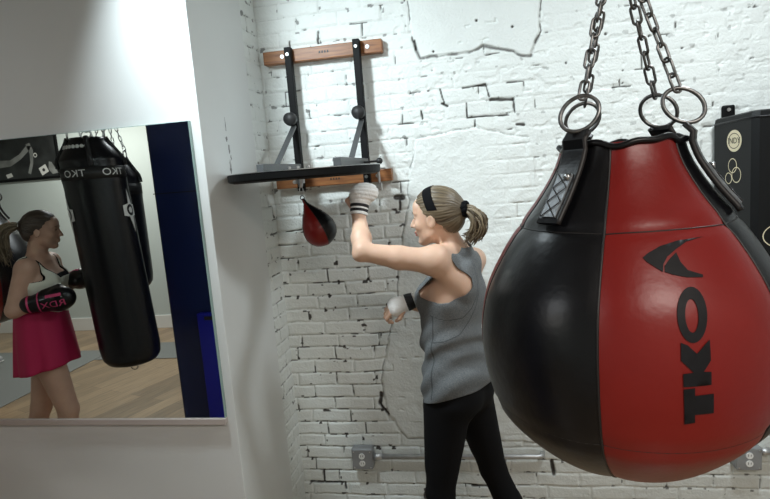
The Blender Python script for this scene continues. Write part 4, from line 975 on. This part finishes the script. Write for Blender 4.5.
# hair
knot = HO - hf_ * .118 + hu_ * .024
hair_shell('hair', 'hair', HO, hf_, hl, hu_, knot, w)
kp = lambda a, c, b=0: HO + hf_ * a + hu_ * c + hl * b
ponytail('ponytail', 'hair', [kp(-.112, .022), kp(-.142, .020, .01), kp(-.172, -.005, .014), kp(-.178, -.040, .014), kp(-.158, -.074, .012), kp(-.130, -.090, .01)], w, 220, .025, 3)
mb = MB(); mb.add(tube_np([kp(-.086 + .004 * sin(t), .058 - .02 * t), ][:1] * 1 + [kp(-.12, -.01), kp(-.125, -.03, .01), kp(-.115, -.045, .01)], .0015, 5)) if False else None
s1 = unit(hf_ * -.9 + hu_ * .1); s2 = hl; s3 = unit(np.cross(s1, s2)); mb = MB()
scr = [knot - hf_ * .004 + (.021 + .003 * sin(9 * x)) * (cos(x) * s2 + sin(x) * s3) + s1 * .004 * sin(7 * x) for x in np.linspace(0, 2 * pi, 49)[:-1]]
mb.add(tube_np(scr, [.0135 + .003 * sin(11 * x) for x in np.linspace(0, 2 * pi, 49)[:-1]], 10, True)); mb.build('scrunchie', 'black_cloth', w)
# headband over the crown, ending above the ears
H = Field(HO - .15, HO + .15, .003); head_prims(H, HO, hf_, hl, hu_, off=.0135, face=False); V, Q = H.mesh(); V = relax(V, Q, 1); T = tri(Q); R_ = V - HO; a = R_ @ hf_; c = R_ @ hu_
cen = .006 + .42 * (c - .09); g = np.minimum(.020 - abs(a - cen), c - .036); V2, F2 = clip(V, T, g); smooth_obj('headband', V2, F2, 'black_cloth', w, None, .002)
# hand wraps
def wrap(name_wr, d, n, side, r, curl, m_, cover, lo_, hi_, bands, el):
    G = Field(lo_, hi_, .004); d = unit(d)
    G.cap(el + (name_wr - el) * .80, name_wr, .033, .031, .01); G.cap(name_wr, name_wr + d * .075, .031, .043, .015)
    if cover: G.ell(name_wr + d * .090 + A_(.018, 0, 0), np.eye(3), (.056, .046, .042), .02)
    V, Q = G.mesh(); V = relax(V, Q, 2); T = tri(Q); s = (V - name_wr) @ d
    N = normals(V, T); V = V + N * (.0012 * np.sin(s * 420))[:, None]
    V0, F0 = clip(V, T, s + .004); o = smooth_obj('hand_wrap', V0, F0, m_, w, None, .002)
    mb = MB()
    for b0, b1 in bands:
        Vb, Fb = clip(V + N * .0012, T, np.minimum(s - b0, b1 - s)); smooth_obj('wrap_band', Vb, Fb, 'wrapband', o, None, .001)
wrap(LWR, LHD, 0, 0, 1, 1, 'wrap', True, LWR - .10, LWR + .17, [(.008, .020), (.028, .040)], LEL)
G = Field(RWR - .10, RWR + .12, .004); G.cap(RWR - RHD * .05, RWR, .032, .031, .01); G.cap(RWR, RWR + RHD * .05, .031, .040, .015, lat=A_(0, 1, .5), sc=1.15); V, Q = G.mesh(); V = relax(V, Q, 2); T = tri(Q); s = (V - RWR) @ RHD
V0, F0 = clip(V, T, np.minimum(s + .04, .082 - s)); o = smooth_obj('hand_wrap', V0, F0, 'wrap', w, None, .002)
V0, F0 = clip(V + normals(V, T) * .0015, T, np.minimum(s + .03, .004 - s)); smooth_obj('wrap_band', V0, F0, 'wrapband', o, None, .001)
def shoes(root, An, dr, m='shoe'):
    G = Field(An + A_(-.25, -.25, -.13), An + A_(.25, .25, .06), .006); lt = unit(np.cross(up, dr)); zb = 0
    G.cap(A_(*(An - dr * .035)[:2], FZ + .055), A_(*(An + dr * .12)[:2], FZ + .045), .040, .036, .02, lat=lt, sc=1.1); G.cap(A_(*(An - dr * .02)[:2], FZ + .06), An, .042, .040, .02)
    V, Q = G.mesh(); V = relax(V, Q, 1); T = tri(Q); V0, F0 = clip(V, T, np.minimum(V[:, 2] - FZ - .018, An[2] + .012 - V[:, 2])); smooth_obj('shoe', V0, F0, m, root, None, .003)
    G = Field(An + A_(-.25, -.25, -.13), An + A_(.25, .25, .06), .006); G.cap(A_(*(An - dr * .04)[:2], FZ + .04), A_(*(An + dr * .13)[:2], FZ + .04), .043, .041, .02, lat=lt, sc=1.12); V, Q = G.mesh(); V = relax(V, Q, 1); V[:, 2] = np.clip(V[:, 2], FZ + .001, FZ + .022); smooth_obj('shoe_sole', V, Q, 'sole', root)
shoes(w, LA, unit((-.95, .1, 0))); shoes(w, RA, unit((-.75, .65, 0)))

# ============================================================ boxer seen in the mirror
w2 = thing('person', 'woman in magenta skirt and cream tank boxing the heavy bag, seen in the mirror', 'person', (-2.69, -1.65, FZ))
f2 = unit((.93, -.36, 0)); l2 = unit(np.cross(up, f2)); h2 = unit((.89, -.44, -.10)); hl2 = unit(np.cross(up, h2)); hu2 = unit(np.cross(h2, hl2))
O2 = A_(-2.605, -1.650, 1.560)
pel = A_(-2.669, -1.620, .93); wai = A_(-2.658, -1.635, 1.10); ch = A_(-2.645, -1.635, 1.25); uc = A_(-2.650, -1.640, 1.365)
def torso2(F, off=0.0, lo=0.0):
    F.cap(pel - up * .04, pel + up * .04, .102, .100, .03, lat=l2, sc=1.6, off=off + lo); F.cap(pel + up * .04, wai, .100, .100, .03, lat=l2, sc=1.38, off=off + lo)
    F.cap(wai, ch, .104, .108, .03, lat=l2, sc=1.42, off=off); F.cap(ch, uc, .106, .074, .03, lat=l2, sc=1.6, off=off)
    for s in (-1, 1):
        F.ell(ch + f2 * .060 + l2 * s * .075, np.array([f2, l2, up]), (.062, .066, .062), .03, off); F.ell(pel - f2 * .045 + l2 * s * .07 - up * .03, np.array([f2, l2, up]), (.075, .08, .085), .03, off + lo)
S1, E1, W1 = A_(-2.618, -1.495, 1.355), A_(-2.665, -1.415, 1.130), A_(-2.530, -1.460, 1.160)
S2, E2_, W2_ = A_(-2.705, -1.795, 1.355), A_(-2.690, -1.86, 1.12), A_(-2.610, -1.80, 1.22)
def legs2(F, off=0.0):
    for H_, K_, An in ((A_(-2.637, -1.545, .88), A_(-2.540, -1.555, .47), A_(-2.575, -1.545, -.03)), (A_(-2.710, -1.685, .88), A_(-2.785, -1.62, .46), A_(-2.930, -1.605, -.02))):
        F.cap(H_, K_, .094, .060, .03, off=off); F.cap(K_, K_ + (An - K_) * .35 - f2 * .015, .056, .058, .02, off=off); F.cap(K_ + (An - K_) * .35 - f2 * .015, An, .057, .036, .02, off=off)
B = Field((-3.15, -2.05, FZ), (-2.25, -1.25, 1.72), .0065); torso2(B); legs2(B)
B.cap(uc - up * .02, S1, .066, .056, .025); B.cap(uc - up * .02, S2, .062, .054, .025)
B.cap(A_(-2.660, -1.640, 1.40), O2 - h2 * .025 - up * .05, .058, .052, .025)
B.cap(S1, E1, .058, .045, .02); B.cap(E1, W1, .045, .032, .015); B.cap(S2, E2_, .056, .045, .02); B.cap(E2_, W2_, .044, .032, .015)
head_prims(B, O2, h2, hl2, hu2)
for An, dr in ((A_(-2.575, -1.545, -.03), f2), (A_(-2.930, -1.605, -.02), f2)): B.cap(An - up * .045, An + dr * .12 - up * .06, .03, .024, .02)
V, Q = B.mesh(); V = relax(V, Q, 1, .4); smooth_obj('body', V, Q, 'skin2', w2); eye_detail(O2, h2, hl2, hu2, w2, (1, -1))
# black sports bra under a cream tank
def top_garment(name, m, off, strap, zf, hemz, parent):
    G = Field((-3.05, -2.0, .85), (-2.4, -1.3, 1.47), .007); torso2(G, off, .006); G.cap(uc - up * .02, S1, .066, .056, .025, off=off); G.cap(uc - up * .02, S2, .062, .054, .025, off=off); G.cap(A_(-2.660, -1.640, 1.36), A_(-2.650, -1.640, 1.42), .062, .06, .025, off=off)
    V, Q = G.mesh(); V = relax(V, Q, 2); T = tri(Q); q = V - ch; lat = q @ l2; fr = q @ f2; z = V[:, 2]
    hw = np.interp(z, [1.10, 1.255, 1.275, 1.30, 1.36, 1.46], [.5, .5, .158, .142, strap, strap]); g = hw - abs(lat)
    zn = zf + 2.4 * np.maximum(0, abs(lat) - (strap - .045)); g = np.minimum(g, np.where(fr > -.02, zn, zn + .08) - z); g = np.minimum(g, z - hemz)
    V2, F2 = clip(V, T, g); return smooth_obj(name, V2, F2, m, parent, None, .003)
top_garment('sports_bra', 'black_cloth', .006, .122, 1.300, 1.15, w2)
top_garment('tank_top', 'cream_tank', .011, .126, 1.275, 1.04, w2)
# flared skirt
def skirt():
    rings = []; n = 96
    for i, tt in enumerate(np.linspace(0, 1, 24)):
        z = 1.10 - .37 * tt; ra = .128 + .042 * tt ** .8; rb = .170 + .045 * tt ** .8; ring = []
        for k in range(n):
            a = 2 * pi * k / n; fl = 1 + tt * .060 * sin(7 * a + 1.2) + tt * .03 * sin(12 * a)
            p = A_(-2.672, -1.615, 0) + f2 * (ra * fl * cos(a)) + l2 * (rb * fl * sin(a)); ring.append((p[0], p[1], z + .03 * tt * cos(a - .4)))
        rings.append(ring)
    V = [p for r in rings for p in r]; Fc = [(i * n + k, i * n + (k + 1) % n, (i + 1) * n + (k + 1) % n, (i + 1) * n + k) for i in range(len(rings) - 1) for k in range(n)]
    o = mesh_obj('skirt', V, Fc, 'skirt', w2, True); md = o.modifiers.new('thickness', 'SOLIDIFY'); md.thickness = .004
skirt()
def glove(wr, d, n, side, lbl):
    d = unit(d); n = unit(n - d * (n @ d)); side = unit(np.cross(n, d)) * (1 if np.cross(n, d) @ side > 0 else -1); G = Field(wr - .20, wr + .26, .006)
    G.cap(wr - d * .055, wr + d * .02, .050, .046, .02); G.cap(wr + d * .02, wr + d * .09, .050, .062, .03, lat=side, sc=1.12)
    G.ell(wr + d * .125, np.array([d, side, n]), (.070, .068, .060), .03); G.cap(wr + d * .03 + side * .045, wr + d * .115 + side * .062 - n * .015, .025, .024, .008)
    V, Q = G.mesh(); V = relax(V, Q, 2); o = smooth_obj('boxing_glove', V, Q, 'blackleather', w2); T = tri(Q); s = (V - wr) @ d; N = normals(V, T)
    for b0, b1 in ((-.055, -.045), (.004, .011)):
        Vb, Fb = clip(V + N * .0015, T, np.minimum(s - b0, b1 - s)); smooth_obj('glove_trim', Vb, Fb, 'pink', o)
    t_ = (V - wr) @ side; nn = (V - wr) @ n
    Vb, Fb = clip(V + N * .0015, T, np.minimum(np.minimum(s - .05, .135 - s), np.minimum(.008 - abs(t_ - .030), nn))); 
    if len(Fb): smooth_obj('glove_stripe', Vb, Fb, 'pink', o)
    def fm(u_, v_):
        P0 = wr[None] + d[None] * u_[:, None] + side[None] * v_[:, None]; out = []
        for p in P0:
            r = V - p; al = r @ n; pr_ = np.linalg.norm(r - al[:, None] * n[None], axis=1) + (al < 0) * 1; out.append(p + n * (al[pr_.argmin()] + .0025))
        return np.array(out)
    if lbl: decal(shift(text_polys('RDX', 1.0, .04), .085, -.020, .052, -1.25), fm, 'glove_lettering', 'pink', o, .012)
    return o
glove(W1, (.86, -.38, .09), A_(.1, 1, 0), A_(0, 0, 1), True)
glove(W2_, (.90, .08, .12), A_(0, 0, 1), A_(0, 1, 0), False)
knot2 = O2 - h2 * .115 + hu2 * .030
hair_shell('hair', 'darkhair', O2, h2, hl2, hu2, knot2, w2, .0045)
kq = lambda a, c, b=0: O2 + h2 * a + hu2 * c + hl2 * b
ponytail('ponytail', 'hair', [kq(-.108, .028), kq(-.15, .035, .01), kq(-.20, .01, .02), kq(-.215, -.05, .02), kq(-.205, -.12, .02), kq(-.18, -.18, .02)], w2, 120, .030, 8, .0024)
mb = MB(); mb.add(tube_np([knot2 + .022 * (cos(x) * hl2 + sin(x) * unit(np.cross(h2, hl2))) for x in np.linspace(0, 2 * pi, 25)[:-1]], .007, 8, True)); mb.build('hair_tie', 'sole', w2)
shoes(w2, A_(-2.575, -1.545, -.03), f2, 'sole'); shoes(w2, A_(-2.930, -1.605, -.02), f2, 'sole')

# ============================================================ third boxer, only a leg and shoe reach into the mirror
w3 = thing('person', 'person at the mirror\'s left edge with only one leg and grey shoe showing', 'person', (-5.74, -4.05, FZ))
c3 = A_(-5.66, -4.05, FZ); g3 = unit((1, .15, 0)); s3_ = unit(np.cross(up, g3)); B = Field(c3 + A_(-.42, -.42, 0), c3 + A_(.42, .42, 1.78), .012)
def body3(F, off=0.0):
    F.cap(c3 + up * .90, c3 + up * 1.12, .115, .10, .03, lat=s3_, sc=1.4, off=off); F.cap(c3 + up * 1.12, c3 + up * 1.38, .105, .085, .03, lat=s3_, sc=1.6, off=off)
LG = [(c3 + s3_ * .10 + up * .88, c3 + s3_ * .13 + g3 * .08 + up * .48, c3 + s3_ * .15 + g3 * .06 + up * .09), (c3 - s3_ * .10 + up * .88, c3 - s3_ * .12 + g3 * .02 + up * .48, c3 - s3_ * .14 - g3 * .16 + up * .10)]
body3(B)
for H_, K_, An in LG: B.cap(H_, K_, .09, .058, .03); B.cap(K_, An, .056, .038, .02); B.cap(An - up * .045, An + g3 * .12 - up * .06, .03, .024, .02)
B.cap(c3 + up * 1.40, c3 + up * 1.50 + g3 * .02, .05, .05, .02)
for s in (-1, 1):
    sh = c3 + s3_ * s * .19 + up * 1.40; el = sh + g3 * .05 - up * .27; wr3 = el + g3 * .22 + up * .05; B.cap(sh, el, .052, .042, .02); B.cap(el, wr3, .04, .03, .015); hand_prims(B, wr3, g3, up, s3_ * -s, 1.1, 1.3)
head_prims(B, c3 + up * 1.60 + g3 * .03, g3, s3_, up); V, Q = B.mesh(); smooth_obj('body', V, Q, 'skin2', w3)
G = Field(c3 + A_(-.4, -.4, .8), c3 + A_(.4, .4, 1.48), .012); body3(G, .014)
for s in (-1, 1): G.cap(c3 + s3_ * s * .19 + up * 1.40, c3 + s3_ * s * .19 + up * 1.25 + g3 * .03, .062, .056, .02)
G.cap(c3 + up * 1.38, c3 + up * 1.44, .07, .065, .02)
V, Q = G.mesh(); V2, F2 = clip(V, tri(Q), np.minimum(V[:, 2] - .93, 1.455 - V[:, 2])); smooth_obj('shirt', V2, F2, 'redshirt', w3, None, .003)
G = Field(c3 + A_(-.4, -.4, .5), c3 + A_(.4, .4, 1.02), .012); body3(G, .018)
for H_, K_, An in LG: G.cap(H_, K_, .115, .105, .03)
V, Q = G.mesh(); V2, F2 = clip(V, tri(Q), np.minimum(V[:, 2] - .62, .99 - V[:, 2])); smooth_obj('shorts', V2, F2, 'black_cloth', w3, None, .003)
hair_shell('hair', 'darkhair', c3 + up * 1.60 + g3 * .03, g3, s3_, up, c3 + up * 1.62 - g3 * .09, w3, .009)
for H_, K_, An in LG: shoes(w3, An, g3)
